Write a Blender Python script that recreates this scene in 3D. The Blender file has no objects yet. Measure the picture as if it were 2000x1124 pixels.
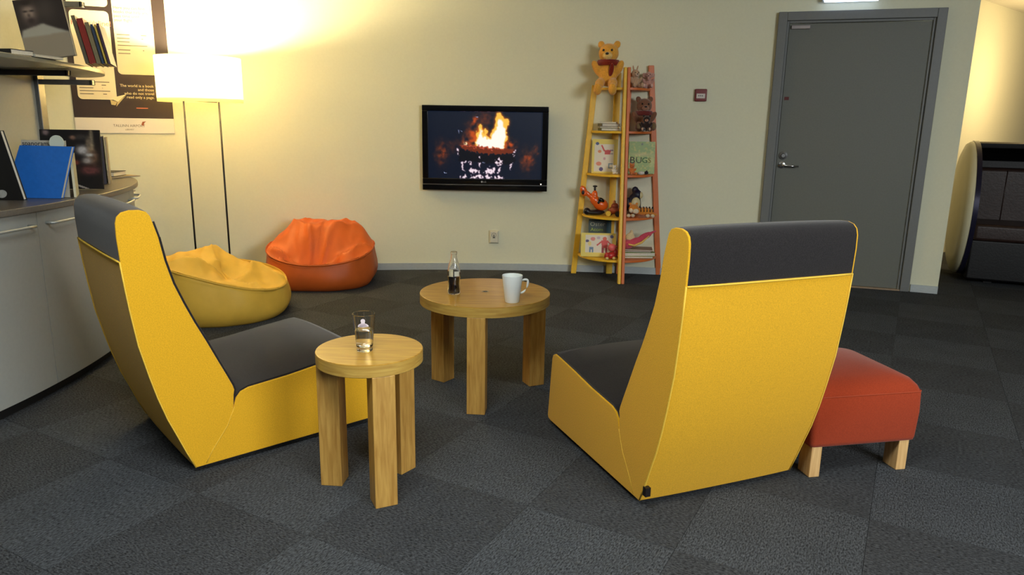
import bpy, bmesh, math, random
import numpy as np
from mathutils import Matrix, Vector, Euler, noise
random.seed(7)
C = bpy.context.scene.collection
PI = math.pi
# ------------------------------------------------------------------ camera
F, CX, CY, H = 1406.0, 1000.0, 562.0, 1.24
TH, ROLL = math.atan((562 - 243) / F), math.radians(0.92)
cr, sr, ct, st = math.cos(ROLL), math.sin(ROLL), math.cos(TH), math.sin(TH)
r0, u0, f0 = Vector((1, 0, 0)), Vector((0, st, ct)), Vector((0, ct, -st))
cam_d = bpy.data.cameras.new('camera'); cam = bpy.data.objects.new('camera', cam_d); C.objects.link(cam)
rx, ux = r0 * cr + u0 * sr, -r0 * sr + u0 * cr
m = Matrix((rx, ux, -f0)).transposed().to_4x4(); m.translation = (0, 0, H); cam.matrix_world = m
cam_d.sensor_width = 36; cam_d.lens = F / 2000 * 36; cam_d.clip_start = 0.05; cam_d.clip_end = 100
bpy.context.scene.camera = cam
def ray(px, py):
    u, v = (px - CX) / F, (CY - py) / F
    return f0 + rx * u + ux * v
def at_y(px, py, Y):
    d = ray(px, py); return Vector((0, 0, H)) + d * (Y / d.y)
def at_z(px, py, z):
    d = ray(px, py); return Vector((0, 0, H)) + d * ((z - H) / d.z)
def lin(c):
    return tuple(((x / 255) / 12.92 if x / 255 <= .04045 else ((x / 255 + .055) / 1.055) ** 2.4) for x in c)
# ------------------------------------------------------------------ world, lights, exposure
S = bpy.context.scene
S.view_settings.view_transform = 'Standard'; S.view_settings.look = 'None'
S.view_settings.gamma = 1.0; S.view_settings.exposure = 0.0; S.view_settings.use_curve_mapping = False
W = bpy.data.worlds.new('world'); S.world = W; W.use_nodes = True
W.node_tree.nodes['Background'].inputs[0].default_value = (0.80, 0.90, 1.0, 1)
W.node_tree.nodes['Background'].inputs[1].default_value = 0.04
def area(name, loc, target, sx, sy, power, color):
    l = bpy.data.lights.new(name, 'AREA'); l.shape = 'RECTANGLE'; l.size = sx; l.size_y = sy; l.energy = power; l.color = color
    o = bpy.data.objects.new(name, l); C.objects.link(o); o.location = loc
    o.rotation_euler = (Vector(target) - Vector(loc)).to_track_quat('-Z', 'Y').to_euler(); return o
area('window_daylight', (3.1, -1.35, 2.0), (-0.6, 2.6, 0.4), 2.2, 0.9, 172, (0.94, 0.985, 1.0))
area('ceiling_light_rear', (0.6, -1.8, 2.44), (0.6, -1.8, 0), 1.2, 1.2, 6, (0.93, 0.98, 1.0))
area('fill_light_right', (2.3, 1.0, 2.46), (2.3, 1.0, 0), 1.2, 0.6, 11, (0.97, 1.0, 0.95))  # unseen fill, added overhead to brighten the floor on the right
area('ceiling_light_middle', (-0.5, 1.0, 2.46), (-0.5, 1.0, 0), 1.2, 0.6, 56, (0.96, 1.0, 0.97))
# ------------------------------------------------------------------ materials
MATS = {}
def nodes_of(name):
    mt = bpy.data.materials.new(name); mt.use_nodes = True; nt = mt.node_tree
    return mt, nt, nt.nodes['Principled BSDF']
def mat(name, col, rough=.5, metal=0, nscale=0, namt=0.0, stretch=(1, 1, 1), bump=0, bscale=None, coat=0, sheen=0, emit=None, estr=0, trans=0, ior=1.45, spec=.5, col2=None):
    if name in MATS: return MATS[name]
    mt, nt, b = nodes_of(name)
    L = nt.links.new
    c = lin(col) + (1,)
    b.inputs['Base Color'].default_value = c; b.inputs['Roughness'].default_value = rough; b.inputs['Metallic'].default_value = metal
    b.inputs['Specular IOR Level'].default_value = spec; b.inputs['IOR'].default_value = ior
    b.inputs['Transmission Weight'].default_value = trans; b.inputs['Coat Weight'].default_value = coat; b.inputs['Coat Roughness'].default_value = .12
    if sheen: b.inputs['Sheen Weight'].default_value = sheen; b.inputs['Sheen Roughness'].default_value = .5
    if emit: b.inputs['Emission Color'].default_value = lin(emit) + (1,); b.inputs['Emission Strength'].default_value = estr
    if nscale:
        tc = nt.nodes.new('ShaderNodeTexCoord'); mp = nt.nodes.new('ShaderNodeMapping'); mp.inputs['Scale'].default_value = stretch
        n = nt.nodes.new('ShaderNodeTexNoise'); n.inputs['Scale'].default_value = nscale; n.inputs['Detail'].default_value = 4
        L(tc.outputs['Object'], mp.inputs[0]); L(mp.outputs[0], n.inputs[0])
        if namt or col2:
            mx = nt.nodes.new('ShaderNodeMix'); mx.data_type = 'RGBA'
            rp = nt.nodes.new('ShaderNodeValToRGB'); rp.color_ramp.elements[0].position = .32; rp.color_ramp.elements[1].position = .68
            L(n.outputs[0], rp.inputs[0]); L(rp.outputs[0], mx.inputs[0])
            if col2: mx.inputs[6].default_value = lin(col2) + (1,); mx.inputs[7].default_value = c
            else:
                mx.inputs[6].default_value = tuple(x * (1 - namt) for x in c[:3]) + (1,); mx.inputs[7].default_value = tuple(min(1, x * (1 + namt)) for x in c[:3]) + (1,)
            L(mx.outputs[2], b.inputs['Base Color'])
        if bump:
            n2 = n
            if bscale:
                n2 = nt.nodes.new('ShaderNodeTexNoise'); n2.inputs['Scale'].default_value = bscale; n2.inputs['Detail'].default_value = 3; L(mp.outputs[0], n2.inputs[0])
            bp = nt.nodes.new('ShaderNodeBump'); bp.inputs['Strength'].default_value = bump; bp.inputs['Distance'].default_value = .004
            L(n2.outputs[0], bp.inputs['Height']); L(bp.outputs[0], b.inputs['Normal'])
    MATS[name] = mt; return mt
def carpet(name, a, bcol):
    mt, nt, b = nodes_of(name); L = nt.links.new
    tc = nt.nodes.new('ShaderNodeTexCoord'); oi = nt.nodes.new('ShaderNodeObjectInfo')
    ad = nt.nodes.new('ShaderNodeVectorMath'); ad.operation = 'MULTIPLY_ADD'; ad.inputs[1].default_value = (3.7, 5.1, 2.3)
    L(oi.outputs['Location'], ad.inputs[0]); L(tc.outputs['Object'], ad.inputs[2])
    mp = nt.nodes.new('ShaderNodeMapping'); mp.inputs['Scale'].default_value = (1, 2.4, 1); L(ad.outputs[0], mp.inputs[0])
    n1 = nt.nodes.new('ShaderNodeTexNoise'); n1.inputs['Scale'].default_value = 85; n1.inputs['Detail'].default_value = 5; n1.inputs['Roughness'].default_value = .7
    n2 = nt.nodes.new('ShaderNodeTexNoise'); n2.inputs['Scale'].default_value = 7; n2.inputs['Detail'].default_value = 3
    L(mp.outputs[0], n1.inputs[0]); L(ad.outputs[0], n2.inputs[0])
    rp = nt.nodes.new('ShaderNodeValToRGB'); e = rp.color_ramp.elements
    e[0].position = .36; e[0].color = lin(a) + (1,); e[1].position = .70; e[1].color = lin(bcol) + (1,)
    L(n1.outputs[0], rp.inputs[0])
    mm = nt.nodes.new('ShaderNodeMapRange'); mm.inputs[3].default_value = .78; mm.inputs[4].default_value = 1.22; L(n2.outputs[0], mm.inputs[0])
    mx = nt.nodes.new('ShaderNodeVectorMath'); mx.operation = 'SCALE'; L(rp.outputs[0], mx.inputs[0]); L(mm.outputs[0], mx.inputs['Scale'])
    L(mx.outputs[0], b.inputs['Base Color']); b.inputs['Roughness'].default_value = .95; b.inputs['Specular IOR Level'].default_value = .15
    bp = nt.nodes.new('ShaderNodeBump'); bp.inputs['Strength'].default_value = .7; bp.inputs['Distance'].default_value = .005
    L(n1.outputs[0], bp.inputs['Height']); L(bp.outputs[0], b.inputs['Normal'])
    return mt
def wood(name, a, bcol, scale, stretch, rough=.32, coat=.25):
    mt, nt, b = nodes_of(name); L = nt.links.new
    tc = nt.nodes.new('ShaderNodeTexCoord'); mp = nt.nodes.new('ShaderNodeMapping'); mp.inputs['Scale'].default_value = stretch
    n1 = nt.nodes.new('ShaderNodeTexNoise'); n1.inputs['Scale'].default_value = scale; n1.inputs['Detail'].default_value = 5; n1.inputs['Distortion'].default_value = .6
    L(tc.outputs['Object'], mp.inputs[0]); L(mp.outputs[0], n1.inputs[0])
    rp = nt.nodes.new('ShaderNodeValToRGB'); e = rp.color_ramp.elements
    e[0].position = .3; e[0].color = lin(a) + (1,); e[1].position = .7; e[1].color = lin(bcol) + (1,)
    L(n1.outputs[0], rp.inputs[0]); L(rp.outputs[0], b.inputs['Base Color'])
    b.inputs['Roughness'].default_value = rough; b.inputs['Coat Weight'].default_value = coat; b.inputs['Coat Roughness'].default_value = .15
    return mt
def attr_mat(name, emit=0.0, rough=.6, coat=0):
    if name in MATS: return MATS[name]
    mt, nt, b = nodes_of(name); a = nt.nodes.new('ShaderNodeAttribute'); a.attribute_name = 'Col'
    if emit:
        b.inputs['Base Color'].default_value = (.004, .004, .005, 1); nt.links.new(a.outputs['Color'], b.inputs['Emission Color']); b.inputs['Emission Strength'].default_value = emit
    else: nt.links.new(a.outputs['Color'], b.inputs['Base Color'])
    b.inputs['Roughness'].default_value = rough; b.inputs['Coat Weight'].default_value = coat
    MATS[name] = mt; return mt

WALL = mat('wall_paint', (222, 221, 194), .75, nscale=60, namt=.015, bump=.05)
CEIL = mat('ceiling_paint', (215, 213, 200), .9, nscale=30, namt=.02)
CARP_A, CARP_B = carpet('carpet_pile_shaded', (22, 23, 25), (89, 92, 96)), carpet('carpet_pile_lit', (25, 27, 29), (98, 102, 107))  # one carpet in two tones: light on quarter-turned pile put into the colour
STEEL = mat('brushed_steel', (190, 196, 195), .45, .6, nscale=40, namt=.08, stretch=(1, 1, 12))
CHROME = mat('chrome', (205, 205, 205), .15, 1)
DOORG = mat('door_grey', (104, 106, 98), .55, nscale=90, namt=.04)
FRAMEG = mat('frame_grey', (110, 112, 110), .5, nscale=60, namt=.03)
YEL = mat('yellow_wool', (222, 168, 34), .9, nscale=260, namt=.10, bump=.25, bscale=420, sheen=.15, spec=.15)
PIP = mat('yellow_piping', (232, 190, 66), .8, nscale=200, namt=.05)
DARK = mat('charcoal_wool', (35, 32, 33), .95, nscale=300, namt=.35, bump=.25, bscale=420, sheen=.2, spec=.15)
BLACKP = mat('black_plinth', (14, 13, 13), .7, nscale=50, namt=.1)
ORW = mat('orange_wool', (152, 56, 27), .9, nscale=240, namt=.10, bump=.25, bscale=420, sheen=.15, spec=.15)
ORB = mat('orange_bag_fabric', (196, 92, 32), .48, nscale=9, namt=.06, bump=.12, bscale=30, spec=.4)
YEB = mat('yellow_bag_fabric', (214, 172, 66), .55, nscale=9, namt=.06, bump=.12, bscale=30, spec=.35)
WTOP = wood('oak_top', (164, 118, 44), (196, 154, 62), 5, (1.2, 14, 6))
WEDGE = wood('oak_edge', (168, 128, 56), (198, 164, 82), 9, (1, 1, 14), .4, .15)
WLEG = wood('oak_leg', (164, 120, 54), (198, 156, 80), 9, (9, 9, .8), .4, .15)
BEECH = wood('beech_leg', (196, 150, 92), (222, 184, 126), 9, (9, 9, .8), .5, .1)
CAB = mat('cabinet_laminate', (150, 152, 147), .45, nscale=60, namt=.02)
TOPG = mat('counter_laminate', (96, 90, 82), .35, nscale=120, namt=.12)
EDGEW = mat('counter_edge', (196, 190, 178), .4, nscale=40, namt=.03)
PANEL = mat('panel_laminate', (176, 178, 166), .5, nscale=60, namt=.02)
GREYM = mat('grey_metal', (128, 128, 128), .4, .8, nscale=60, namt=.06)
BLACKG = mat('black_gloss', (8, 8, 9), .12, nscale=20, namt=.1, coat=.4)
BLACKM = mat('black_metal', (22, 18, 18), .45, nscale=40, namt=.1)
YLACQ = mat('yellow_lacquer', (232, 184, 48), .45, nscale=20, namt=.05)
OLACQ = mat('orange_lacquer', (206, 106, 44), .45, nscale=20, namt=.05)
PAPER = mat('paper', (216, 208, 188), .8, nscale=120, namt=.08, stretch=(1, 1, 20))
WHITEC = mat('white_china', (240, 247, 246), .18, nscale=10, namt=.01, coat=.3)
GLASS = mat('clear_glass', (255, 255, 255), .02, trans=1, ior=1.45, nscale=4, namt=0)
WATER = mat('water', (250, 252, 250), .0, trans=1, ior=1.33, nscale=4, namt=0)
COLA = mat('cola', (26, 7, 3), .05, coat=.5, nscale=4, namt=.05)
LEATH = mat('dark_leather', (48, 32, 27), .45, nscale=22, namt=.15, bump=.3, bscale=60)
BLACKL = mat('black_leather', (8, 7, 9), .5, nscale=22, namt=.15, bump=.2, bscale=60)
BOOTHW = mat('booth_white', (220, 214, 180), .35, nscale=12, namt=.02, coat=.2)
# ------------------------------------------------------------------ mesh helpers
def link(name, me, material=None, parent=None, smooth=False, bevel=0, seg=2):
    o = bpy.data.objects.new(name, me); C.objects.link(o)
    if material is not None:
        for mm in (material if isinstance(material, (list, tuple)) else [material]): me.materials.append(mm)
    if parent is not None: o.parent = parent
    if smooth:
        for p in me.polygons: p.use_smooth = True
    if bevel:
        b = o.modifiers.new('bevel', 'BEVEL'); b.width = bevel; b.segments = seg; b.limit_method = 'ANGLE'; b.angle_limit = math.radians(35)
        if not smooth:
            for p in me.polygons: p.use_smooth = True
            try: o.modifiers.new('wn', 'WEIGHTED_NORMAL').keep_sharp = True
            except Exception: pass
    return o
def tag(o, label, cat=None, group=None, kind=None):
    o['label'] = label
    if cat: o['category'] = cat
    if group: o['group'] = group
    if kind: o['kind'] = kind
    return o
def thing(name, label, cat, loc=(0, 0, 0), rz=0, group=None, kind=None):
    o = bpy.data.objects.new(name, None); C.objects.link(o); o.empty_display_size = .1
    o.location = loc; o.rotation_euler = (0, 0, rz); tag(o, label, cat, group, kind); return o
def pydata(name, v, f):
    me = bpy.data.meshes.new(name); me.from_pydata([tuple(x) for x in v], [], f); me.update(); return me
def box_vf(x0, x1, y0, y1, z0, z1, M=None):
    v = [(x, y, z) for z in (z0, z1) for y in (y0, y1) for x in (x0, x1)]
    if M is not None: v = [M @ Vector(p) for p in v]
    f = [(0, 2, 3, 1), (4, 5, 7, 6), (0, 1, 5, 4), (2, 6, 7, 3), (0, 4, 6, 2), (1, 3, 7, 5)]
    return v, f
def join_vf(parts):
    V, Fs = [], []
    for v, f in parts:
        n = len(V); V += list(v); Fs += [tuple(i + n for i in q) for q in f]
    return V, Fs
def box(name, x0, x1, y0, y1, z0, z1, material, parent=None, bevel=0, M=None, seg=2):
    return link(name, pydata(name, *box_vf(x0, x1, y0, y1, z0, z1, M)), material, parent, bevel=bevel, seg=seg)
def boxes(name, lst, material, parent=None, bevel=0):
    return link(name, pydata(name, *join_vf([box_vf(*b[:6], *(b[6:] or [None])) for b in lst])), material, parent, bevel=bevel)
def prism_vf(slices):
    """slices: list of closed loops (same count) -> skinned solid with caps"""
    n = len(slices[0]); v = [p for s in slices for p in s]; f = []
    for k in range(len(slices) - 1):
        for i in range(n):
            j = (i + 1) % n; f.append((k * n + i, k * n + j, (k + 1) * n + j, (k + 1) * n + i))
    f.append(tuple(reversed(range(n)))); f.append(tuple((len(slices) - 1) * n + i for i in range(n)))
    return v, f
def fix(me):
    bm = bmesh.new(); bm.from_mesh(me); bmesh.ops.recalc_face_normals(bm, faces=bm.faces); bm.to_mesh(me); bm.free(); return me
def solid(name, slices, material, parent=None, bevel=0, smooth=False, seg=2):
    return link(name, fix(pydata(name, *prism_vf(slices))), material, parent, smooth=smooth, bevel=bevel, seg=seg)
def lathe_vf(prof, n=40, M=None, closed=False):
    v, f = [], []; m_ = len(prof)
    for i in range(n):
        a = 2 * PI * i / n
        for r, z in prof: v.append(Vector((r * math.cos(a), r * math.sin(a), z)))
    for i in range(n):
        j = (i + 1) % n
        for k in range(m_ if closed else m_ - 1):
            l = (k + 1) % m_; f.append((i * m_ + k, j * m_ + k, j * m_ + l, i * m_ + l))
    if M is not None: v = [M @ p for p in v]
    return v, f
def lathe(name, prof, material, parent=None, n=40, M=None, closed=False, smooth=True, sharp=40):
    me = pydata(name, *lathe_vf(prof, n, M, closed)); bm = bmesh.new(); bm.from_mesh(me); bmesh.ops.remove_doubles(bm, verts=bm.verts, dist=1e-6)
    bmesh.ops.recalc_face_normals(bm, faces=bm.faces)
    if bm.calc_volume(signed=True) < 0: bmesh.ops.reverse_faces(bm, faces=bm.faces)
    bm.to_mesh(me); bm.free()
    o = link(name, me, material, parent, smooth=smooth)
    if smooth:
        me.set_sharp_from_angle(angle=math.radians(sharp))
    return o
def tube_vf(path, r, n=8):
    P = [Vector(p) for p in path]; v, f = [], []
    for i, p in enumerate(P):
        t = (P[min(i + 1, len(P) - 1)] - P[max(i - 1, 0)]).normalized()
        a = t.cross(Vector((0, 0, 1))) if abs(t.z) < .9 else t.cross(Vector((1, 0, 0)))
        a.normalize(); b = t.cross(a); rr = r[i] if isinstance(r, (list, tuple)) else r
        for k in range(n): v.append(p + (a * math.cos(2 * PI * k / n) + b * math.sin(2 * PI * k / n)) * rr)
    for i in range(len(P) - 1):
        for k in range(n):
            l = (k + 1) % n; f.append((i * n + k, i * n + l, (i + 1) * n + l, (i + 1) * n + k))
    f.append(tuple(range(n))); f.append(tuple(reversed([(len(P) - 1) * n + k for k in range(n)])))
    return v, f
def tube(name, path, r, material, parent=None, n=8):
    return link(name, fix(pydata(name, *tube_vf(path, r, n))), material, parent, smooth=True)
def ell_vf(c, r, rot=(0, 0, 0), nu=14, nv=9):
    M = Matrix.Translation(c) @ Euler(rot).to_matrix().to_4x4(); v = [M @ Vector((0, 0, -r[2]))]; f = []
    for j in range(1, nv):
        ph = -PI / 2 + PI * j / nv
        for i in range(nu):
            a = 2 * PI * i / nu; v.append(M @ Vector((r[0] * math.cos(ph) * math.cos(a), r[1] * math.cos(ph) * math.sin(a), r[2] * math.sin(ph))))
    v.append(M @ Vector((0, 0, r[2]))); top = len(v) - 1
    for i in range(nu): f.append((0, 1 + (i + 1) % nu, 1 + i)); f.append((top, top - nu + i, top - nu + (i + 1) % nu))
    for j in range(nv - 2):
        for i in range(nu):
            a = 1 + j * nu; k = (i + 1) % nu; f.append((a + i, a + k, a + nu + k, a + nu + i))
    return v, f
def blobs(name, lst, material, parent=None, voxel=0, nu=14, nv=9):
    o = link(name, pydata(name, *join_vf([ell_vf(*e, nu=nu, nv=nv) for e in lst])), material, parent, smooth=True)
    if voxel:
        r = o.modifiers.new('remesh', 'REMESH'); r.mode = 'VOXEL'; r.voxel_size = voxel; r.use_smooth_shade = True
        s = o.modifiers.new('smooth', 'SMOOTH'); s.factor = .5; s.iterations = 4
    return o
def picture(name, w, h, nx, ny, func, material, parent=None, M=None, curve=None):
    """flat print: grid in local x (width) and z (height), colours from func(U,V) arrays in 0..1 -> (ny,nx,3) sRGB 0-255"""
    U, V = np.meshgrid(np.linspace(0, 1, nx), np.linspace(0, 1, ny))
    col = np.clip(func(U, V) / 255.0, 0, 1); colr = np.where(col <= .04045, col / 12.92, ((col + .055) / 1.055) ** 2.4)
    pts = [(w * u, 0, h * (1 - v)) for v, u in zip(V.ravel(), U.ravel())]
    if curve: pts = [curve(p) for p in pts]
    if M is not None: pts = [M @ Vector(p) for p in pts]
    f = [(j * nx + i, (j + 1) * nx + i, (j + 1) * nx + i + 1, j * nx + i + 1) for j in range(ny - 1) for i in range(nx - 1)]
    me = pydata(name, pts, f); a = me.color_attributes.new('Col', 'FLOAT_COLOR', 'POINT')
    a.data.foreach_set('color', np.concatenate([colr.reshape(-1, 3), np.ones((nx * ny, 1))], 1).astype(np.float32).ravel())
    return link(name, me, material, parent)
def lettering(name, body, size, material, parent, M, align='LEFT', sx=1.0, curve=None):
    cu = bpy.data.curves.new('tmp', 'FONT'); cu.body = body; cu.size = size; cu.extrude = .0004; cu.align_x = align; cu.resolution_u = 3
    ob = bpy.data.objects.new('tmp', cu); C.objects.link(ob); bpy.context.view_layer.update()
    me = bpy.data.meshes.new_from_object(ob.evaluated_get(bpy.context.evaluated_depsgraph_get()))
    bpy.data.objects.remove(ob); bpy.data.curves.remove(cu)
    for v in me.vertices:          # font lies in xy -> put upright in xz
        p = Vector((v.co.x * sx, -v.co.z, v.co.y))
        if curve: p = Vector(curve(M @ p))
        else: p = M @ p
        v.co = p
    me.materials.clear(); o = link(name, me, material, parent)
    if len(body) > 1: o['kind'] = 'stuff'
    return o
T = Matrix.Translation
def RZ(a): return Matrix.Rotation(a, 4, 'Z')
def RX(a): return Matrix.Rotation(a, 4, 'X')
def RY(a): return Matrix.Rotation(a, 4, 'Y')
# ------------------------------------------------------------------ floor
fl = box('floor', -9, 9, -5, 10.5, -.12, -.008, CARP_A); tag(fl, 'dark blue-grey carpet tile floor', kind='structure')
A = math.radians(61); e1, e2 = Vector((math.cos(A), math.sin(A), 0)), Vector((math.sin(A), -math.cos(A), 0)); org = Vector((1.18, 2.13, 0)); TS = .5
tile_me = []
for mm in (CARP_A, CARP_B):
    g = TS / 2 - .0006; me = pydata('carpet_tile', *box_vf(-g, g, -g, g, -.008, 0)); me.materials.append(mm); tile_me.append(me)
def proj(p):
    d = Vector(p) - Vector((0, 0, H)); z = d.dot(f0)
    if z < .05: return (-9999, -9999)
    return CX + F * d.dot(rx) / z, CY - F * d.dot(ux) / z
for i in range(-12, 16):
    for j in range(-14, 12):
        c = org + e1 * (i + .5) * TS + e2 * (j + .5) * TS
        if c.y < .9 or c.y > 8.6 or c.length > 9: continue
        x, y = proj(c)
        if not (-330 < x < 2330 and y < 1560): continue
        k = (i + j) % 2
        o = bpy.data.objects.new('carpet_tile', tile_me[1 - k]); C.objects.link(o); o.parent = fl
        o.location = c; o.rotation_euler = (0, 0, A + (PI / 2 if k else 0))
# ------------------------------------------------------------------ curved wall, ceiling, skirting
WC, WR = Vector((.016, -2.302)), 8.46
def wp(a, r=WR): return (WC.x + r * math.cos(a), WC.y + r * math.sin(a))
def wall_ang(x): return math.acos((x - WC.x) / WR)
def wall_y(x): return WC.y + math.sqrt(WR ** 2 - (x - WC.x) ** 2)
def arc_solid(name, a0, a1, r_in, r_out, z0, z1, material, n, bevel=0):
    sl = []
    for k in range(n + 1):
        a = a0 + (a1 - a0) * k / n; (xi, yi), (xo, yo) = wp(a, r_in), wp(a, r_out)
        sl.append([(xi, yi, z0), (xo, yo, z0), (xo, yo, z1), (xi, yi, z1)])
    o = solid(name, sl, material); 
    for p in o.data.polygons: p.use_smooth = True
    o.data.set_sharp_from_angle(angle=math.radians(30)); return o
A_END = math.atan2(5.51 - WC.y, 3.33 - WC.x)
w = arc_solid('wall_back', A_END, math.radians(178), WR, WR + .2, -.05, 2.5, WALL, 110); tag(w, 'curved cream painted wall', kind='structure')
cl = box('ceiling', -9, 9, -5, 10.5, 2.5, 2.6, CEIL); tag(cl, 'plain pale ceiling', kind='structure')
AL, AR = wall_ang(2.03), wall_ang(3.13)
b1 = arc_solid('baseboard_back', AL + .002, math.radians(178), WR - .014, WR + .01, 0, .058, STEEL, 100); tag(b1, 'brushed metal skirting along the curved wall', kind='structure')
b2 = arc_solid('baseboard_right', A_END, AR - .002, WR - .014, WR + .01, 0, .058, STEEL, 4); tag(b2, 'short metal skirting right of the door', kind='structure')
d2 = Vector((1.01, .84, 0)).normalized(); q0 = Vector((4.44, 7.40, 0)) - d2 * 2.2; q1 = q0 + d2 * 7; nn = Vector((-d2.y, d2.x, 0)) * .2
w2 = solid('wall_right', [[(*p.xy, z) for p in (q0, q1, q1 + nn, q0 + nn)] for z in (-.05, 2.5)], WALL); tag(w2, 'cream wall beyond the corner, lit by a warm lamp', kind='structure')
# ------------------------------------------------------------------ door
P0, P1 = Vector((2.03, 5.905, 0)), Vector((3.135, 5.565, 0)); dv = (P1 - P0); DW = dv.length; ang = math.atan2(dv.y, dv.x)
door = thing('door_1', 'grey flush door in a grey steel frame', None, P0, ang, kind='structure')
DH = 2.115
boxes('door_frame', [(0, .065, -.035, .05, 0, DH), (DW - .065, DW, -.035, .05, 0, DH), (.065, DW - .065, -.035, .05, DH - .065, DH)], FRAMEG, door, .004)
boxes('door_stop', [(.065, .083, -.014, .03, 0, DH - .065), (DW - .083, DW - .065, -.014, .03, 0, DH - .065), (.083, DW - .083, -.014, .03, DH - .083, DH - .065)], FRAMEG, door, .003)
box('door_leaf', .085, DW - .085, 0, .03, .012, DH - .086, DOORG, door, .003)
box('threshold', .065, DW - .065, -.03, .03, 0, .012, mat('threshold_oak', (150, 128, 104), .6, nscale=30, namt=.1), door, .003)
hx, hz = .125, .955
h = lathe('door_handle', [(0, 0), (.026, 0), (.026, .008), (.011, .012), (.011, .05), (0, .05)], CHROME, door, 24, T((hx, 0, hz)) @ RX(PI / 2))
tube('lever', [(hx, -.045, hz), (hx + .02, -.052, hz), (hx + .07, -.054, hz - .004), (hx + .125, -.05, hz - .006)], [.010, .010, .009, .008], CHROME, h, 10)
lathe('lock_rosette', [(0, 0), (.032, 0), (.032, .010), (.018, .016), (.014, .028), (0, .028)], GREYM, door, 24, T((hx + .006, 0, hz + .075)) @ RX(PI / 2))
box('red_sticker', .098, .132, -.002, .001, 1.46, 1.485, mat('red_sticker', (92, 30, 28), .6, nscale=60, namt=.05), door)
box('closer_plate', .10, .235, -.022, .001, DH - .125, DH - .098, mat('closer_grey', (150, 142, 140), .4, .3, nscale=40, namt=.05), door, .003)
# exit light over the door
sg = thing('exit_sign', 'lit bluish-white emergency sign fixed above the grey door', 'exit sign', P0 + dv * .43 + Vector((0, 0, DH + .056)), ang)
box('housing', -.20, .20, -.05, .045, .012, .17, mat('sign_housing', (200, 205, 210), .5, nscale=30, namt=.03), sg, .006)
box('light_panel', -.185, .185, -.06, -.048, 0, .16, mat('sign_light', (210, 225, 255), .5, emit=(200, 220, 255), estr=6, nscale=5, namt=.01), sg, .004)
# ------------------------------------------------------------------ fire call point, socket
a = wall_ang(1.50); cp = thing('fire_call_point', 'small square red fire alarm call point on the wall', 'alarm button', (*wp(a, WR), 1.493), a - PI / 2)
RED = mat('alarm_red', (112, 24, 26), .4, nscale=30, namt=.05)
box('housing', -.047, .047, -.03, .02, -.048, .048, RED, cp, .006)
box('glass_panel', -.034, .034, -.033, -.028, -.026, .012, mat('alarm_white', (208, 198, 190), .4, nscale=30, namt=.03), cp, .002)
boxes('press_mark', [(-.020 + .014 * k, -.012 + .014 * k, -.0345, -.032, -.009, -.002) for k in range(3)], BLACKM, cp)
a = wall_ang(-.163); so = thing('wall_socket', 'small white power socket low on the wall under the television', 'socket', (*wp(a, WR), .291), a - PI / 2)
WPL = mat('white_plastic', (212, 208, 188), .4, nscale=20, namt=.02)
solid('cover', [[(-.042, .012, -.056), (.042, .012, -.056), (.042, .012, .056), (-.042, .012, .056)], [(-.042, -.012, -.056), (.042, -.012, -.056), (.042, -.012, .056), (-.042, -.012, .056)], [(-.028, -.028, -.046), (.03, -.028, -.046), (.03, -.028, .046), (-.028, -.028, .046)]], WPL, so, .002)
for k, zz in enumerate((.018,)):
    lathe('socket_well', [(.0, -.001), (.017, -.001), (.017, .002), (.020, .002)], mat('socket_shadow', (120, 118, 104), .6, nscale=20, namt=.05), so, 24, T((0, -.0275, zz)) @ RX(PI / 2))
boxes('socket_contact', [(-.003, .003, -.0305, -.027, -.004, .022), (-.012, .012, -.0305, -.027, -.008, -.004)], BLACKM, so)
# ------------------------------------------------------------------ television
TVW, TVH = 1.04, .69
tv = thing('television', 'black wall-mounted flat television showing a log fire', 'television', (-.241, 6.10, .694))
hw = TVW / 2
box('back_housing', -hw + .04, hw - .04, -.005, .047, .05, TVH - .03, BLACKM, tv, .01)
fr = boxes('bezel', [(-hw, hw, -.04, -.01, TVH - .045, TVH), (-hw, hw, -.04, -.01, .05, .098), (-hw, -hw + .048, -.04, -.01, .098, TVH - .045), (hw - .048, hw, -.04, -.01, .098, TVH - .045)], BLACKG, tv, .004)
box('lower_strip', -hw, hw, -.045, -.01, 0, .047, BLACKG, tv, .004)
box('chrome_line', -hw, hw, -.043, -.02, .047, .050, GREYM, tv)
box('power_light', hw - .056, hw - .048, -.0415, -.038, .056, .064, mat('led_white', (255, 255, 255), .4, emit=(255, 245, 235), estr=3, nscale=5, namt=.01), tv)
LOGO = mat('logo_grey', (150, 150, 152), .4, nscale=10, namt=.02)
lg = lathe('logo', [(0, 0), (.008, 0), (.008, .002), (0, .002)], LOGO, tv, 20, T((-.025, -.0405, .073)) @ RX(PI / 2))
lettering('logo_text', 'LG', .020, LOGO, tv, T((-.013, -.0412, .066)))
def poly_mask(U, V, pts):
    ins = np.zeros(U.shape, bool); n = len(pts)
    for i in range(n):
        x1, y1 = pts[i]; x2, y2 = pts[(i + 1) % n]
        if y1 == y2: continue
        ins ^= ((V < y1) != (V < y2)) & (U < (x2 - x1) * (V - y1) / (y2 - y1) + x1)
    return ins.astype(float)
def blur(a, k):
    for _ in range(k):
        a = (np.roll(a, 1, 0) + np.roll(a, -1, 0) + 2 * a) / 4; a = (np.roll(a, 1, 1) + np.roll(a, -1, 1) + 2 * a) / 4
    return a
def lay(img, mask, c): return img * (1 - mask[..., None]) + np.array(c, float) * mask[..., None]
def gl(X, Y, cx, cy, sx, sy): return np.exp(-((X - cx) / sx) ** 2 - ((Y - cy) / sy) ** 2)
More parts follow.
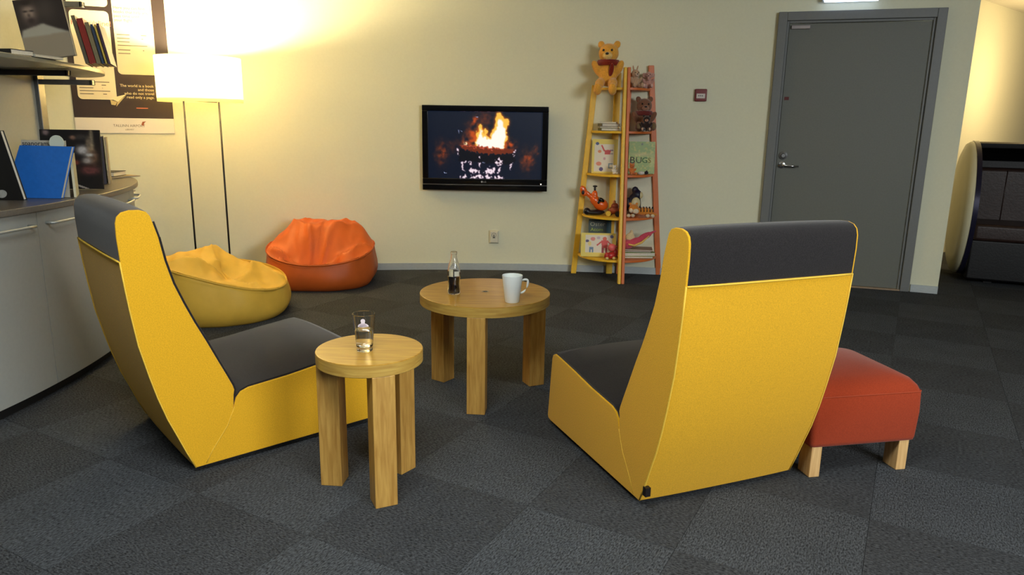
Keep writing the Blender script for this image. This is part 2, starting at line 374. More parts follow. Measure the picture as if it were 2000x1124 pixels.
def fire(U, V):
    X, Y = 205 + U * 1270, 155 + V * 730
    rg = np.random.RandomState(11)
    wx, wy = [(lambda q: (q - q.mean()) / q.std())(blur(rg.rand(*U.shape), 5)) for _ in (0, 1)]
    X, Y = X + 7 * wx, Y + 7 * wy
    img = np.zeros(U.shape + (3,)); img[:] = (10, 19, 36)
    rng = np.random.RandomState(3)
    n = blur(rng.rand(*U.shape), 22); n = (n - n.mean()) / n.std()
    for cx, cy, sx, sy, s in ((345, 610, 60, 110, .55), (1310, 680, 65, 110, .6), (490, 530, 50, 70, .25), (1410, 560, 25, 60, .3), (720, 410, 90, 130, .75), (1090, 520, 80, 60, .8), (850, 230, 90, 80, .35), (720, 255, 25, 45, .7), (690, 490, 110, 50, .8)):
        img = lay(img, np.clip(gl(X, Y, cx, cy, sx, sy) * s * (1 + .35 * n), 0, 1), (188, 74, 26))
    for cx in (345, 1310): img = lay(img, np.clip(gl(X, Y, cx, 620, 4, 90) * .5 + gl(X, Y, cx, 610, 70, 6) * .6, 0, 1), (30, 20, 24))
    fl_ = poly_mask(X, Y, [(738, 545), (742, 440), (728, 335), (752, 400), (770, 295), (795, 285), (812, 370), (826, 420), (832, 335), (862, 360), (872, 420), (900, 430), (915, 345), (950, 320), (945, 215), (962, 175), (1010, 172), (1045, 235), (1090, 222), (1102, 268), (1078, 345), (1086, 450), (1052, 485), (1048, 556)])
    soft = blur(fl_, 22); img = lay(img, np.clip(soft * 1.6, 0, 1) * .9, (224, 112, 22))
    mid = blur(fl_, 4); img = lay(img, np.clip((mid - .35) * 2.2, 0, 1), (255, 196, 74))
    core = poly_mask(X, Y, [(748, 540), (752, 445), (770, 400), (790, 330), (805, 420), (850, 440), (905, 455), (930, 380), (975, 330), (975, 250), (1000, 230), (1040, 290), (1065, 330), (1072, 440), (1045, 480), (1042, 550)])
    img = lay(img, np.clip(blur(core, 4) * 1.15, 0, 1), (255, 252, 240))
    img = lay(img, np.clip(gl(X, Y, 622, 503, 16, 22) * 1.3, 0, 1), (255, 225, 170))
    log = blur(poly_mask(X, Y, [(556, 518), (760, 535), (1000, 556), (1165, 560), (1172, 590), (1060, 614), (880, 618), (700, 592), (580, 556)]), 1); img = lay(img, log, (112, 44, 22))
    img = lay(img, blur(poly_mask(X, Y, [(556, 514), (760, 533), (1050, 556), (1050, 566), (760, 548), (590, 530)]), 1) * .9, (205, 84, 60))
    img = lay(img, blur(poly_mask(X, Y, [(545, 562), (700, 600), (880, 625), (1060, 620), (1175, 596), (1180, 700), (1100, 730), (540, 690)]), 2) * .75, (8, 8, 14))
    W_ = (255, 238, 246)
    for pts in ([(530, 560), (545, 556), (548, 640), (535, 620)], [(1165, 570), (1182, 575), (1172, 640), (1162, 625)], [(778, 640), (790, 625), (788, 675), (778, 668)], [(960, 690), (1000, 645), (1012, 680), (1035, 690), (1028, 735), (985, 745), (960, 720)], [(572, 710), (640, 690), (640, 705), (600, 715), (592, 770), (628, 808), (590, 800), (572, 760)], [(655, 712), (690, 705), (690, 770), (740, 790), (790, 800), (788, 822), (700, 822), (668, 800), (684, 760)], [(760, 720), (785, 700), (798, 730), (790, 770), (775, 762)], [(870, 785), (892, 725), (905, 770), (965, 770), (945, 830), (820, 826), (830, 805)], [(1000, 760), (1018, 750), (1010, 790), (990, 830), (975, 825)], [(1108, 730), (1150, 715), (1140, 750), (1125, 790), (1115, 770)], [(545, 884), (560, 852), (580, 884)], [(585, 878), (625, 845), (642, 878)], [(676, 882), (690, 850), (780, 846), (800, 862), (870, 848), (925, 860), (915, 884)], [(940, 862), (1000, 850), (1050, 880), (950, 884)]):
        mk = poly_mask(X, Y, pts) * (wx + wy > -.9); img = lay(img, np.clip(blur(mk, 8) * .9, 0, 1) * .55, (170, 50, 90)); img = lay(img, np.clip(blur(mk, 1) * 1.0, 0, 1) * .95, W_)
    for cx, cy in ((550, 378), (572, 368), (545, 358), (385, 822), (403, 828), (822, 706), (748, 214)): img = lay(img, np.clip(gl(X, Y, cx, cy, 6, 6) * 1.2, 0, 1), (200, 210, 255))
    return img
picture('screen', TVW - .096, TVH - .143, 300, 172, fire, attr_mat('screen_emit', 1.0, .25), tv, T((-hw + .048, -.012, .098)))
# ------------------------------------------------------------------ wall poster
Pl, Pr = at_y(127, 245, 5.45), at_y(340, 245, 5.72)
aR, aL = wall_ang(-2.645), wall_ang(-3.275)
PWID = (aL - aR) * WR; PZ0, PZ1 = 1.128, 2.36
def on_wall(off):
    def f(p):   # local x = along wall from left edge, z = height, y = toward the room when negative
        aa = aL - p[0] / WR; r = WR - off + p[1]
        return (WC.x + r * math.cos(aa), WC.y + r * math.sin(aa), p[2])
    return f
po = thing('poster', 'large dark wall poster with pale text panels, paper plane and white footer', 'poster', (*wp(aL), PZ0)); po.location = (0, 0, 0)
def strip(name, x0, x1, z0, z1, off, th, material, rad=0):
    pts = []
    if rad:
        for cx_, cz_, a0 in ((x1 - rad, z1 - rad, 0), (x0 + rad, z1 - rad, 90), (x0 + rad, z0 + rad, 180), (x1 - rad, z0 + rad, 270)):
            for k in range(6): aa = math.radians(a0 + 18 * k); pts.append((cx_ + rad * math.cos(aa), cz_ + rad * math.sin(aa)))
    else:
        n = 8
        pts = [(x0 + (x1 - x0) * k / n, z0) for k in range(n + 1)] + [(x1 - (x1 - x0) * k / n, z1) for k in range(n + 1)]
    f1, f2 = on_wall(off + th), on_wall(off)
    return solid(name, [[f2((x, 0, z)) for x, z in pts], [f1((x, 0, z)) for x, z in pts]], material, po)
pxm = PWID / 213.0
def PX(px, py): return ((px - 127) * pxm)
zs = lambda py: PZ0 + (261 - py) * .0036
strip('backing', 0, PWID, PZ0, PZ1, .002, .006, mat('poster_dark', (46, 36, 34), .5, nscale=4, namt=.1))
CREAM = mat('poster_cream', (226, 214, 180), .6, nscale=8, namt=.02)
strip('footer', 0, PWID, PZ0, zs(230), .008, .001, mat('poster_white', (228, 222, 212), .6, nscale=8, namt=.02))
strip('text_panel', .04, .295, zs(193), zs(18), .008, .001, CREAM, .03)
strip('text_panel', .32, .585, zs(141), PZ1 - .05, .008, .001, CREAM, .03)
strip('text_panel', .03, .295, zs(10), PZ1 - .05, .008, .001, CREAM, .03)
TXO, TXG, TXW = mat('print_orange', (214, 120, 92), .6, nscale=8, namt=.02), mat('print_grey', (110, 100, 88), .6, nscale=8, namt=.02), mat('print_cream', (238, 226, 180), .6, nscale=8, namt=.02)
cw = on_wall(.0098)
def ptext(body, x, z, size, material, align='LEFT'): lettering('lettering', body, size, material, po, T((x, 0, z)), align, curve=lambda p: cw((p.x, p.y, p.z)))
ptext('Hea külaline!', .045, zs(47), .050, TXO)
ptext('Here you can find\nbooks that help you\npass time until\nyour flight.', .328, zs(12), .029, TXO)
for x_, rows in ((.17, (75, 84, 95, 104)), (.055, (158, 164, 170, 176, 182)), (.335, (62, 69, 76, 83, 92, 99))):      # tiny illegible copy lines
    for k, py_ in enumerate(rows): strip('print_line', x_, x_ + (.105 if x_ == .17 else .20) * (1 - .12 * (k % 3)), zs(py_) - .003, zs(py_) + .003, .0092, .0006, TXG)
ptext('The world is a book\nand those\nwho do not travel\nread only a page.', .553, zs(166), .028, TXW, 'RIGHT')
strip('print_line', .42, .50, zs(209) - .003, zs(209) + .003, .0092, .0006, TXO)
ptext('TALLINN AIRPORT', .36, zs(248), .026, TXG, 'CENTER'); ptext('LIBRARY', .36, zs(255), .016, TXG, 'CENTER')
def wall_poly(name, pts, material):
    f = on_wall(.0105); return link(name, pydata(name, [f((x * .905, 0, z)) for x, z in pts], [tuple(range(len(pts)))]), material, po)
wall_poly('bird_mark', [(.49, zs(243)), (.50, zs(237)), (.53, zs(236)), (.515, zs(239)), (.505, zs(246))], mat('print_brown', (150, 84, 50), .6, nscale=8, namt=.02))
PLN = mat('plane_paper', (232, 220, 176), .6, nscale=8, namt=.02); PLN2 = mat('plane_paper_dark', (190, 172, 120), .6, nscale=8, namt=.02)
wall_poly('paper_plane', [(.275, zs(190)), (.40, zs(181)), (.33, zs(197))], PLN); wall_poly('paper_plane', [(.40, zs(182)), (.315, zs(207)), (.325, zs(198))], PLN2); wall_poly('paper_plane', [(.275, zs(193)), (.325, zs(197)), (.31, zs(204)), (.28, zs(203))], PLN2)
# ------------------------------------------------------------------ floor lamp
LY = 5.3; lc = Vector((-2.241, LY, 0))
lamp = thing('floor_lamp', 'floor lamp on two thin black poles with a glowing drum shade', 'floor lamp', lc)
box('base', -.19, .19, -.12, .12, 0, .018, BLACKM, lamp, .006)
for s in (-.126, .126): tube('pole', [(s, 0, .012), (s, 0, 1.37)], .0065, BLACKM, lamp, 10)
boxes('crossbar', [(-.13, .13, -.006, .006, 1.365, 1.377), (-.006, .006, -.27, .27, 1.362, 1.370)], BLACKM, lamp)
mt, nt, bs = nodes_of('lamp_fabric')
nt.nodes.remove(bs); tr = nt.nodes.new('ShaderNodeBsdfTranslucent'); df = nt.nodes.new('ShaderNodeBsdfDiffuse'); mx = nt.nodes.new('ShaderNodeMixShader'); ns = nt.nodes.new('ShaderNodeTexNoise'); rp = nt.nodes.new('ShaderNodeValToRGB')
ns.inputs['Scale'].default_value = 60; rp.color_ramp.elements[0].color = (.93, .86, .66, 1); rp.color_ramp.elements[1].color = (.97, .92, .76, 1)
nt.links.new(ns.outputs[0], rp.inputs[0]); nt.links.new(rp.outputs[0], tr.inputs[0]); nt.links.new(rp.outputs[0], df.inputs[0])
mx.inputs[0].default_value = .35; nt.links.new(tr.outputs[0], mx.inputs[1]); nt.links.new(df.outputs[0], mx.inputs[2]); nt.links.new(mx.outputs[0], nt.nodes['Material Output'].inputs[0])
SZ0, SZ1, SR = 1.358, 1.665, .285
lathe('shade', [(SR, SZ0), (SR, SZ1), (SR - .003, SZ1), (SR - .003, SZ0)], mt, lamp, 48, closed=True)
lathe('diffuser', [(0, SZ0 + .022), (SR - .004, SZ0 + .022), (SR - .004, SZ0 + .025), (0, SZ0 + .025)], mt, lamp, 48)
bulb_m = mat('bulb_glow', (255, 240, 200), .5, emit=(255, 214, 130), estr=60, nscale=5, namt=.01)
for s in (-.06, .06):
    bb = blobs('bulb', [((s, 0, 1.49), (.032, .032, .045))], bulb_m, lamp)
    lathe('bulb_socket', [(0, 1.377), (.016, 1.377), (.016, 1.45), (0, 1.45)], WPL, lamp, 16, T((s, 0, 0)))
    l = bpy.data.lights.new('lamp_bulb_light', 'POINT'); l.energy = 92; l.color = (1.0, .80, .47); l.shadow_soft_size = .05
    lo = bpy.data.objects.new('lamp_bulb_light', l); C.objects.link(lo); lo.parent = lamp; lo.location = (s, 0, 1.56)
tube('power_cord', [(.20, .05, .01), (.27, .10, .01), (.36, .16, .012), (.45, .26, .02), (.50, .34, .09), (.54, .40, .19), (.60, .44, .26)], .003, BLACKM, lamp, 6)
# warm lamp around the corner
l = bpy.data.lights.new('corner_lamp_light', 'POINT'); l.energy = 55; l.color = (1.0, .72, .36); l.shadow_soft_size = .12
lo = bpy.data.objects.new('corner_lamp_light', l); C.objects.link(lo); lo.location = (5.3, 7.0, 1.75)
# ------------------------------------------------------------------ oval cabinet island
EC, EA, EB = Vector((-2.9, 3.2)), .87, 1.70
def el(t, da=0, db=None): db = da if db is None else db; return (EC.x + (EA + da) * math.cos(t), EC.y + (EB + db) * math.sin(t))
def ell_ring(da, z, n=96): return [(*el(2 * PI * k / n, da), z) for k in range(n)]
cab = thing('curved_cabinet', 'oval storage cabinet with grey curved doors and bar handles behind the chair', 'cabinet', (EC.x, EC.y, 0)); cab.location = (0, 0, 0)
solid('plinth', [ell_ring(-.075, 0), ell_ring(-.075, .06)], BLACKP, cab)
solid('body', [ell_ring(-.05, .055), ell_ring(-.05, .842)], mat('carcass_grey', (120, 120, 114), .6, nscale=40, namt=.04), cab)
def door_seg(t0, t1, handle_at):
    n = 10; sl = []
    for k in range(n + 1):
        t = t0 + (t1 - t0) * k / n; (xi, yi), (xo, yo) = el(t, -.052), el(t, -.03); sl.append([(xi, yi, .058), (xo, yo, .058), (xo, yo, .838), (xi, yi, .838)])
    d = solid('door', sl, CAB, cab)
    for p in d.data.polygons: p.use_smooth = True
    d.data.set_sharp_from_angle(angle=math.radians(30))
    ta = t0 + (t1 - t0) * handle_at[0]; tb = t0 + (t1 - t0) * handle_at[1]
    path = [(*el(ta, -.03), .785)] + [(*el(ta + (tb - ta) * k / 6, .005), .785) for k in range(7)] + [(*el(tb, -.03), .785)]
    tube('handle', path, .006, STEEL, d, 8)
def t_of_y(y): return math.asin((y - EC.y) / EB)
ys = [1.62, 2.07, 2.55, 3.095, 3.64, 4.15, 4.56]
for k in range(len(ys) - 1):
    g = .0025
    door_seg(t_of_y(ys[k] + g), t_of_y(ys[k + 1] - g), (.42, .9) if k % 2 == 0 else (.1, .58))
door_seg(t_of_y(4.565), PI / 2 + .25, (.1, .5)); door_seg(PI / 2 + .255, PI - .6, (.4, .8))
wt = solid('worktop', [ell_ring(0, .842), ell_ring(0, .87)], TOPG, None, .004); tag(wt, 'dark grey laminate worktop with rounded ends on the oval cabinet', 'countertop')
# panel in the middle of the island with posts, brackets and a shelf
pn = thing('shelf_panel', 'pale upright panel standing on the oval worktop and carrying the shelf', 'panel', (-2.9, 3.2, .87))
box('board', -.02, .02, -1.5, 1.27, 0, 1.55, PANEL, pn, .003)
for yy in (-1.2, 1.29): box('post', -.03, .045, yy - .03, yy + .03, 0, 1.6, GREYM, pn, .004)
def bracket(yy, zz, ln, mt_): boxes('bracket', [(.02, ln, yy - .020, yy - .008, zz, zz + .030), (.02, ln, yy + .008, yy + .020, zz, zz + .030), (ln - .012, ln, yy - .020, yy + .020, zz, zz + .030)], mt_, pn, .002)
bracket(.92, .592, .44, BLACKM); bracket(1.29, .56, .36, GREYM); bracket(1.27, 1.00, .36, GREYM); bracket(-.4, .592, .55, GREYM)
n = 48; ring = [(-.0 + .60 * math.cos(-PI / 2 + PI * k / n), 1.72 * math.sin(-PI / 2 + PI * k / n)) for k in range(n + 1)]
sh = solid('wall_shelf', [[(-2.875 + x, 3.2 + y, z) for x, y in ring] for z in (1.495, 1.518)], mat('shelf_grey', (104, 106, 100), .3, nscale=60, namt=.06), None, .003); tag(sh, 'long thin grey shelf with a rounded end holding books above the worktop', 'shelf')
# ------------------------------------------------------------------ books
def cover_mat(c): return mat('cover_%d_%d_%d' % tuple(c), c, .45, nscale=60, namt=.05)
def book(name, label, w, h, t, M, col, cat='book', group=None, pic=None, nx=60, ny=80, parts=True):
    b = thing(name, label, cat, group=group); b.matrix_world = M; cm = cover_mat(col)
    boxes('cover', [(-w / 2, w / 2, -t / 2, -t / 2 + .0025, 0, h), (-w / 2, w / 2, t / 2 - .0025, t / 2, 0, h), (-w / 2, -w / 2 + .003, -t / 2 + .0025, t / 2 - .0025, 0, h)], cm, b)
    box('pages', -w / 2 + .003, w / 2 - .003, -t / 2 + .0025, t / 2 - .0025, .003, h - .003, PAPER, b)
    if pic: picture('cover_print', w, h, nx, ny, pic, attr_mat('print', 0, .4), b, T((-w / 2, -t / 2 - .0006, 0)))
    return b
def U8(U): return np.zeros(U.shape + (3,))
def magazine_pic(U, V):
    im = U8(U); im[:] = (20, 16, 16); rng = np.random.RandomState(5)
    for cx, cy, sx, sy, c in ((.55, .13, .05, .03, (140, 104, 84)), (.68, .12, .09, .05, (52, 48, 46)), (.86, .1, .03, .12, (120, 108, 88)), (.7, .34, .1, .07, (176, 172, 170)), (.84, .3, .05, .1, (168, 150, 120)), (.86, .46, .09, .12, (92, 66, 48)), (.76, .52, .08, .05, (150, 140, 132)), (.8, .42, .07, .03, (180, 176, 170)), (.56, .55, .06, .04, (120, 56, 40)), (.8, .68, .16, .07, (96, 52, 50)), (.1, .05, .05, .04, (130, 110, 110)), (.8, .22, .04, .1, (110, 96, 80))):
        im = lay(im, np.clip(gl(U, V, cx, cy, sx, sy) * 1.4, 0, 1), c)
    n = blur(rng.rand(*U.shape), 1); im *= (.7 + .6 * n)[..., None]
    im = lay(im, poly_mask(U, V, [(.5, .93), (.52, .9), (.78, 1.0), (.72, 1.0)]), (150, 140, 130)); return im
def portrait_pic(U, V):
    im = U8(U); im[:] = (50, 42, 40)
    im = lay(im, np.clip(gl(U, V, .62, .2, .2, .2), 0, 1), (70, 62, 58))
    im = lay(im, blur(poly_mask(U, V, [(0, .62), (.05, .5), (.25, .46), (.5, .42), (.7, .5), (1, .60), (1, 1), (0, 1)]), 2), (168, 166, 154))
    im = lay(im, np.clip(gl(U, V, .27, .22, .13, .17) * 1.3, 0, 1), (150, 132, 120))
    for cx, cy, sx, sy, c in ((.25, .05, .17, .07, (48, 38, 36)), (.28, .36, .09, .06, (60, 48, 46)), (.2, .2, .05, .015, (50, 42, 42)), (.34, .2, .05, .015, (54, 46, 44)), (.26, .27, .03, .03, (90, 76, 70))): im = lay(im, np.clip(gl(U, V, cx, cy, sx, sy) * 1.2, 0, 1), c)
    im = lay(im, blur(poly_mask(U, V, [(0, .62), (1, .6), (1, 1.01), (0, 1.01)]), 2), (150, 140, 122)); return im
def kids_pic(wide, top):
    def f(U, V):
        im = U8(U); im[:] = (226, 206, 96)
        im = lay(im, poly_mask(U, V, top), (222, 214, 196)); shapes = wide
        for pts, c in shapes: im = lay(im, poly_mask(U, V, pts), c)
        return im
    return f
def ellp(cx, cy, a, b, n=16): return [(cx + a * math.cos(2 * PI * k / n), cy + b * math.sin(2 * PI * k / n)) for k in range(n)]
DARKT = lambda x, y, c, yaw, lean: T((x, y, c)) @ RZ(yaw) @ RX(lean)
# worktop books (z=.87)
Yb = 3.34
def bpx(px, py, Y): q = at_y(px, py, Y); return (q.x, q.z)
bl = thing('hardcover_book', 'bright blue hardcover book standing askew on the worktop', 'book'); quad = [bpx(38, 284, Yb), bpx(140, 287, Yb), bpx(119, 389, Yb), bpx(8, 391, Yb)]
quad = [(x, max(z, .871)) for x, z in quad]; quad[2] = (quad[2][0], .871); quad[3] = (quad[3][0], .871)
for y0, y1 in ((0, .003), (.021, .024)): solid('cover', [[(x, Yb + y, z) for x, z in quad] for y in (y0, y1)], cover_mat((36, 104, 190)), bl, .001)
solid('pages', [[(x * .97 + .03 * -2.17, Yb + y, z * .98 + .02 * 1.0) for x, z in quad] for y in (.003, .021)], PAPER, bl)
p = at_z(95, 387, .87); b_ = book('magazine', 'booklet with dark lettering along its top peeking out behind the blue book', .20, .262, .006, T((p.x - .02, Yb + .055, .8715)) @ RZ(math.radians(3)) @ RX(math.radians(-4)), (178, 172, 156))
lettering('lettering', 'spanorama', .030, mat('ink_black', (24, 24, 40), .6, nscale=10, namt=.02), b_, T((-.095, -.0045, .238)))
book('white_booklet', 'thin pale booklet standing edge-on between the blue book and the dark magazine', .17, .20, .010, T((-2.105, 3.475, .8715)) @ RZ(math.radians(117)), (196, 190, 160))
p = at_z(150, 372, .87)
book('photo_magazine', 'large dark magazine with a photo cover leaning on the worktop books', .285, .305, .012, T((p.x - .035, p.y + .04, .8725)) @ RZ(math.radians(10)) @ RX(math.radians(-5)), (24, 20, 20), 'magazine', pic=magazine_pic)
dl_ = lathe('round_white_disc', [(0, 0), (.034, 0), (.034, .003), (0, .003)], mat('disc_white', (196, 204, 190), .5, nscale=10, namt=.02), None, 28, T(at_y(111, 279, Yb + .047)) @ RX(PI / 2 - .09)); tag(dl_, 'round white disc stuck upright between the blue book and the dark magazine', 'disc')
p = at_z(196, 362, .87)
for k, (w_, h_, t_, c_, nm, lb_) in enumerate(((.20, .275, .012, (120, 112, 96), 'upright_book', 'thin grey book standing right behind the large photo magazine'), (.19, .265, .020, (40, 30, 42), 'dark_upright_book', 'thin dark purple book standing in the worktop row'), (.19, .26, .010, (156, 136, 100), 'pale_upright_book', 'thin tan book ending the upright worktop row'))):
    book(nm, lb_, w_, h_, t_, T((p.x - .075 + .024 * k, p.y + .14 + .006 * k, .8715)) @ RZ(math.radians(117)), c_)
p = at_z(222, 347, .87)
book('flat_magazine', 'thin tan magazine lying under the thick dark book', .20, .24, .008, T((p.x - .02, p.y + .03, .8715 + .004)) @ RZ(math.radians(-25)) @ RX(-PI / 2) @ T((0, 0, -.12)), (140, 122, 84), 'magazine')
book('flat_book', 'thick dark book lying flat at the rounded worktop end', .15, .18, .028, T((p.x - .04, p.y + .01, .8800 + .0145)) @ RZ(math.radians(6)) @ RX(-PI / 2) @ T((0, 0, -.09)), (30, 28, 26))
kb = thing('black_book', 'large black hardcover leaning over at the end of the worktop row', 'book'); Yk = 3.25
kq = [bpx(-95, 262, Yk), bpx(0, 255, Yk), bpx(47, 391, Yk), bpx(-55, 396, Yk)]; kq[2] = (kq[2][0], .871); kq[3] = (kq[3][0], .871)
for y0, y1 in ((0, .003), (.022, .025)): solid('cover', [[(x, Yk + y, z) for x, z in kq] for y in (y0, y1)], cover_mat((16, 14, 14)), kb, .001)
solid('pages', [[(x * .97 + .03 * -2.40, Yk + y, z * .98 + .02 * 1.02) for x, z in kq] for y in (.003, .022)], PAPER, kb)
em = [bpx(x, y, Yk) for x, y in ellp(4, 379, 10, 8, 14)]; link('emblem', pydata('emblem', [(x, Yk - .001, z) for x, z in em], [tuple(range(14))]), mat('emblem_pale', (150, 150, 146), .5, nscale=30, namt=.2), kb)
# shelf books (z=1.518)
ZS = 1.518
pc = at_y(112, 118, 3.92)
book('portrait_book', 'large grey book with a photo portrait cover facing out on the shelf', .235, .30, .02, T((pc.x - .01, 3.90, ZS + .018)) @ RZ(math.radians(8)) @ RY(math.radians(-9)) @ RX(math.radians(-3)), (120, 114, 96), pic=portrait_pic)
xx = at_y(160, 122, 4.06).x
for k, (h_, t_, c_, nm, lb_) in enumerate(((.25, .018, (92, 86, 70), 'grey_book', 'grey-brown book leaning directly behind the portrait book'), (.235, .030, (132, 36, 26), 'red_book', 'dark red thick book leaning on the shelf'), (.215, .020, (126, 116, 84), 'olive_book', 'olive-beige book leaning beside the red book'), (.205, .012, (40, 58, 84), 'blue_spine_book', 'dark blue thin book leaning near the shelf end'), (.205, .008, (196, 170, 70), 'yellow_spine_book', 'yellow thin book in the leaning row on the shelf'), (.21, .012, (60, 40, 66), 'purple_book', 'dark purple book ending the leaning row on the shelf'))):
    xx += t_ / 2 + .0035
    book(nm, lb_, .15, h_, t_, T((xx, 4.12, ZS + .0025)) @ RY(math.radians(-12)) @ RZ(math.radians(108)), c_); xx += t_ / 2 + .0035
f_ = at_y(14, 100, 3.5); book('black_flat_book', 'black paperback lying flat on the shelf edge', .13, .20, .024, T((f_.x - .03, 3.52, ZS + .012)) @ RZ(math.radians(80)) @ RX(-PI / 2) @ T((0, 0, -.1)), (24, 22, 24))
f_ = at_y(72, 105, 3.62); book('white_flat_book', 'white thin book lying flat on the shelf before the portrait book', .20, .26, .012, T((f_.x - .10, 3.68, ZS + .0065)) @ RZ(math.radians(86)) @ RX(-PI / 2) @ T((0, 0, -.13)), (190, 190, 176))
# ------------------------------------------------------------------ lounge chairs
CWID = .642
REAR = [(0, .02), (-.026, .085), (-.052, .156), (-.078, .225), (-.103, .31), (-.122, .39), (-.146, .505), (-.160, .62), (-.168, .70), (-.175, .79), (-.179, .87), (-.178, .915)]
TOPC = [(-.172, .935), (-.158, .948), (-.135, .954), (-.105, .953), (-.085, .946), (-.074, .932)]
FRONT = [(-.068, .91), (-.055, .86), (-.042, .78), (-.022, .70), (.006, .625), (.035, .555), (.068, .484), (.10, .41), (.132, .338), (.149, .298), (.154, .280), (.150, .262)]
CREASE = [(.147, .215)]
SEATC = [(.158, .248), (.176, .268), (.205, .278), (.36, .290), (.50, .308), (.64, .323), (.672, .325), (.692, .316), (.700, .298)]
BASEF = [(.728, .04), (.722, .028), (.70, .024)]
def chair(name, label, loc, rz, tagged, group=None):
    t = thing(name, label, 'armchair', loc, rz, group)     # local x = width, y = forward
    poly = REAR + TOPC + FRONT + CREASE + SEATC + BASEF
    for x0, x1 in ((0, .010), (CWID - .010, CWID)):
        solid('side_panel', [[(x, d, z) for d, z in poly] for x in (x0, x1)], YEL, t, .003, seg=3)
    nx = 12; xs = [.007 + (CWID - .014) * k / nx for k in range(nx + 1)]
    def sweep(nm, fn, material, bevel=0):
        o = solid(nm, [fn(x, 1 - abs(2 * x / CWID - 1) ** 3) for x in xs], material, t)
        for p in o.data.polygons: p.use_smooth = True
        o.data.set_sharp_from_angle(angle=math.radians(50)); return o
    rb = [p for p in REAR if p[1] <= .79]
    sweep('back_panel', lambda x, b: [(x, d - .006 * b, z) for d, z in rb] + [(x, d + .04, z) for d, z in reversed(rb)], YEL)
    hb = [p for p in REAR if p[1] >= .79] + TOPC + FRONT[:2]
    def inner(pts, o): 
        return [(d + (o if z < .93 and d < -.12 else (-o if z < .92 else 0)), z - (o if z > .90 else 0)) for d, z in pts]
    sweep('headband', lambda x, b: [(x, d - .004 * b * (1 if d < -.12 else -1), z + .004 * b) for d, z in hb] + [(x, d, z) for d, z in reversed(inner(hb, .02))], DARK)
    fc = FRONT[1:] + CREASE
    sweep('back_cushion', lambda x, b: [(x, d + .008 + .006 * b, z) for d, z in fc] + [(x, d - .06, z) for d, z in reversed(fc)], DARK)
    sc = CREASE + SEATC
    sweep('seat_cushion', lambda x, b: [(x, d, z + .006 + .03 * b * max(0, min(1, (d - .15) / .2)) * (1 if d < .66 else .4)) for d, z in sc] + [(x, .69, .08), (x, .12, .08)], DARK)
    fp = [(.694, .30), (.722, .04), (.700, .03), (.672, .29)]
    sweep('front_panel', lambda x, b: [(x, d, z) for d, z in fp], YEL)
    box('plinth', .03, CWID - .03, .04, .69, 0, .05, BLACKP, t)
    box('underside', .012, CWID - .012, .01, .715, .022, .05, BLACKP, t)
    # dark edging along the cushion and yellow piping along the rear edge
    for x in (.012, CWID - .012):
        tube('edging', [(x, d + .003, z + .001) for d, z in FRONT + CREASE + SEATC], .0055, DARK, t, 6)
        tube('piping', [(x + (.009 if x > .3 else -.009), d - .0005, z) for d, z in REAR[:10]], .003, PIP, t, 6)
        s = .0 if x < .3 else CWID
        tube('seam', [(s, .148, .215), (s, .12, .15), (s, .06, .07), (s, .035, .028)], .0016, PIP, t, 5)
    tube('head_seam', [(x, -.176 - .006 * (1 - abs(2 * x / CWID - 1) ** 3), .789) for x in xs], .0035, PIP, t, 6)
    if tagged: box('label_tag', -.003, .016, -.036, -.018, .055, .086, BLACKM, t, M=T((0, -.008, 0)))
    return t
g_ = math.radians(112.1 - 90)
chair('lounge_chair', 'yellow high-back lounge chair beside the orange footstool, seen from behind', (.434, 2.189, 0), g_, True, 'yellow lounge chairs')
al = math.radians(41.0); wl = Vector((-math.sin(al), math.cos(al), 0))
Lr = Vector((-1.121, 2.371, 0)) + wl * CWID
chair('lounge_chair', 'yellow high-back lounge chair with brown-black seat beside the oval cabinet', Lr, al - PI / 2, False, 'yellow lounge chairs')
# ------------------------------------------------------------------ round tables
def table(label, cx, cy, r, z, th, ring_r, angs, lw, inlay):
    t = thing('round_table', label, 'table', (cx, cy, 0))
    n = 72; bv = .003
    def ringp(rr, zz): return [(rr * math.cos(2 * PI * k / n), rr * math.sin(2 * PI * k / n), zz) for k in range(n)]
    tp = solid('tabletop', [ringp(r - bv, z - bv * .3), ringp(r - bv * .3, z), ringp(r - bv * .3, z)], WTOP, t) if False else solid('tabletop', [ringp(r - .001, z - .004), ringp(r - .001, z - .0008), ringp(r - .0035, z)], WTOP, t)
    eb = solid('edge_band', [ringp(r - .002, z - th), ringp(r, z - th + .002), ringp(r, z - .003), ringp(r - .0015, z - .0035)], WEDGE, t)
    for p in eb.data.polygons: p.use_smooth = True
    eb.data.set_sharp_from_angle(angle=math.radians(20))
    for a in angs:
        a = math.radians(a); M = T((ring_r * math.cos(a), ring_r * math.sin(a), 0)) @ RZ(a)
        o = box('leg', -lw / 2, lw / 2, -lw / 2, lw / 2, 0, z - th + .001, WLEG, t, .002); o.matrix_local = M
    if inlay:
        lathe('inlay_ring', [(.012, z - .001), (.012, z + .0012), (.018, z + .0012), (.018, z - .001)], mat('brass_ring', (226, 214, 180), .25, 1, nscale=10, namt=.02), t, 24)
        lathe('inlay_cap', [(0, z + .0006), (.012, z + .0006), (.012, z - .001)], BLACKM, t, 24)
    return t
table('larger round oak table with three square legs, holding bottle and mug', -.124, 3.24, .30, .483, .047, .259, (-95, 25, 145), .08, True)
table('small round oak side table with three square legs beside the lounge chair', -.476, 2.317, .178, .496, .043, .139, (175, -65, 55), .075, False)
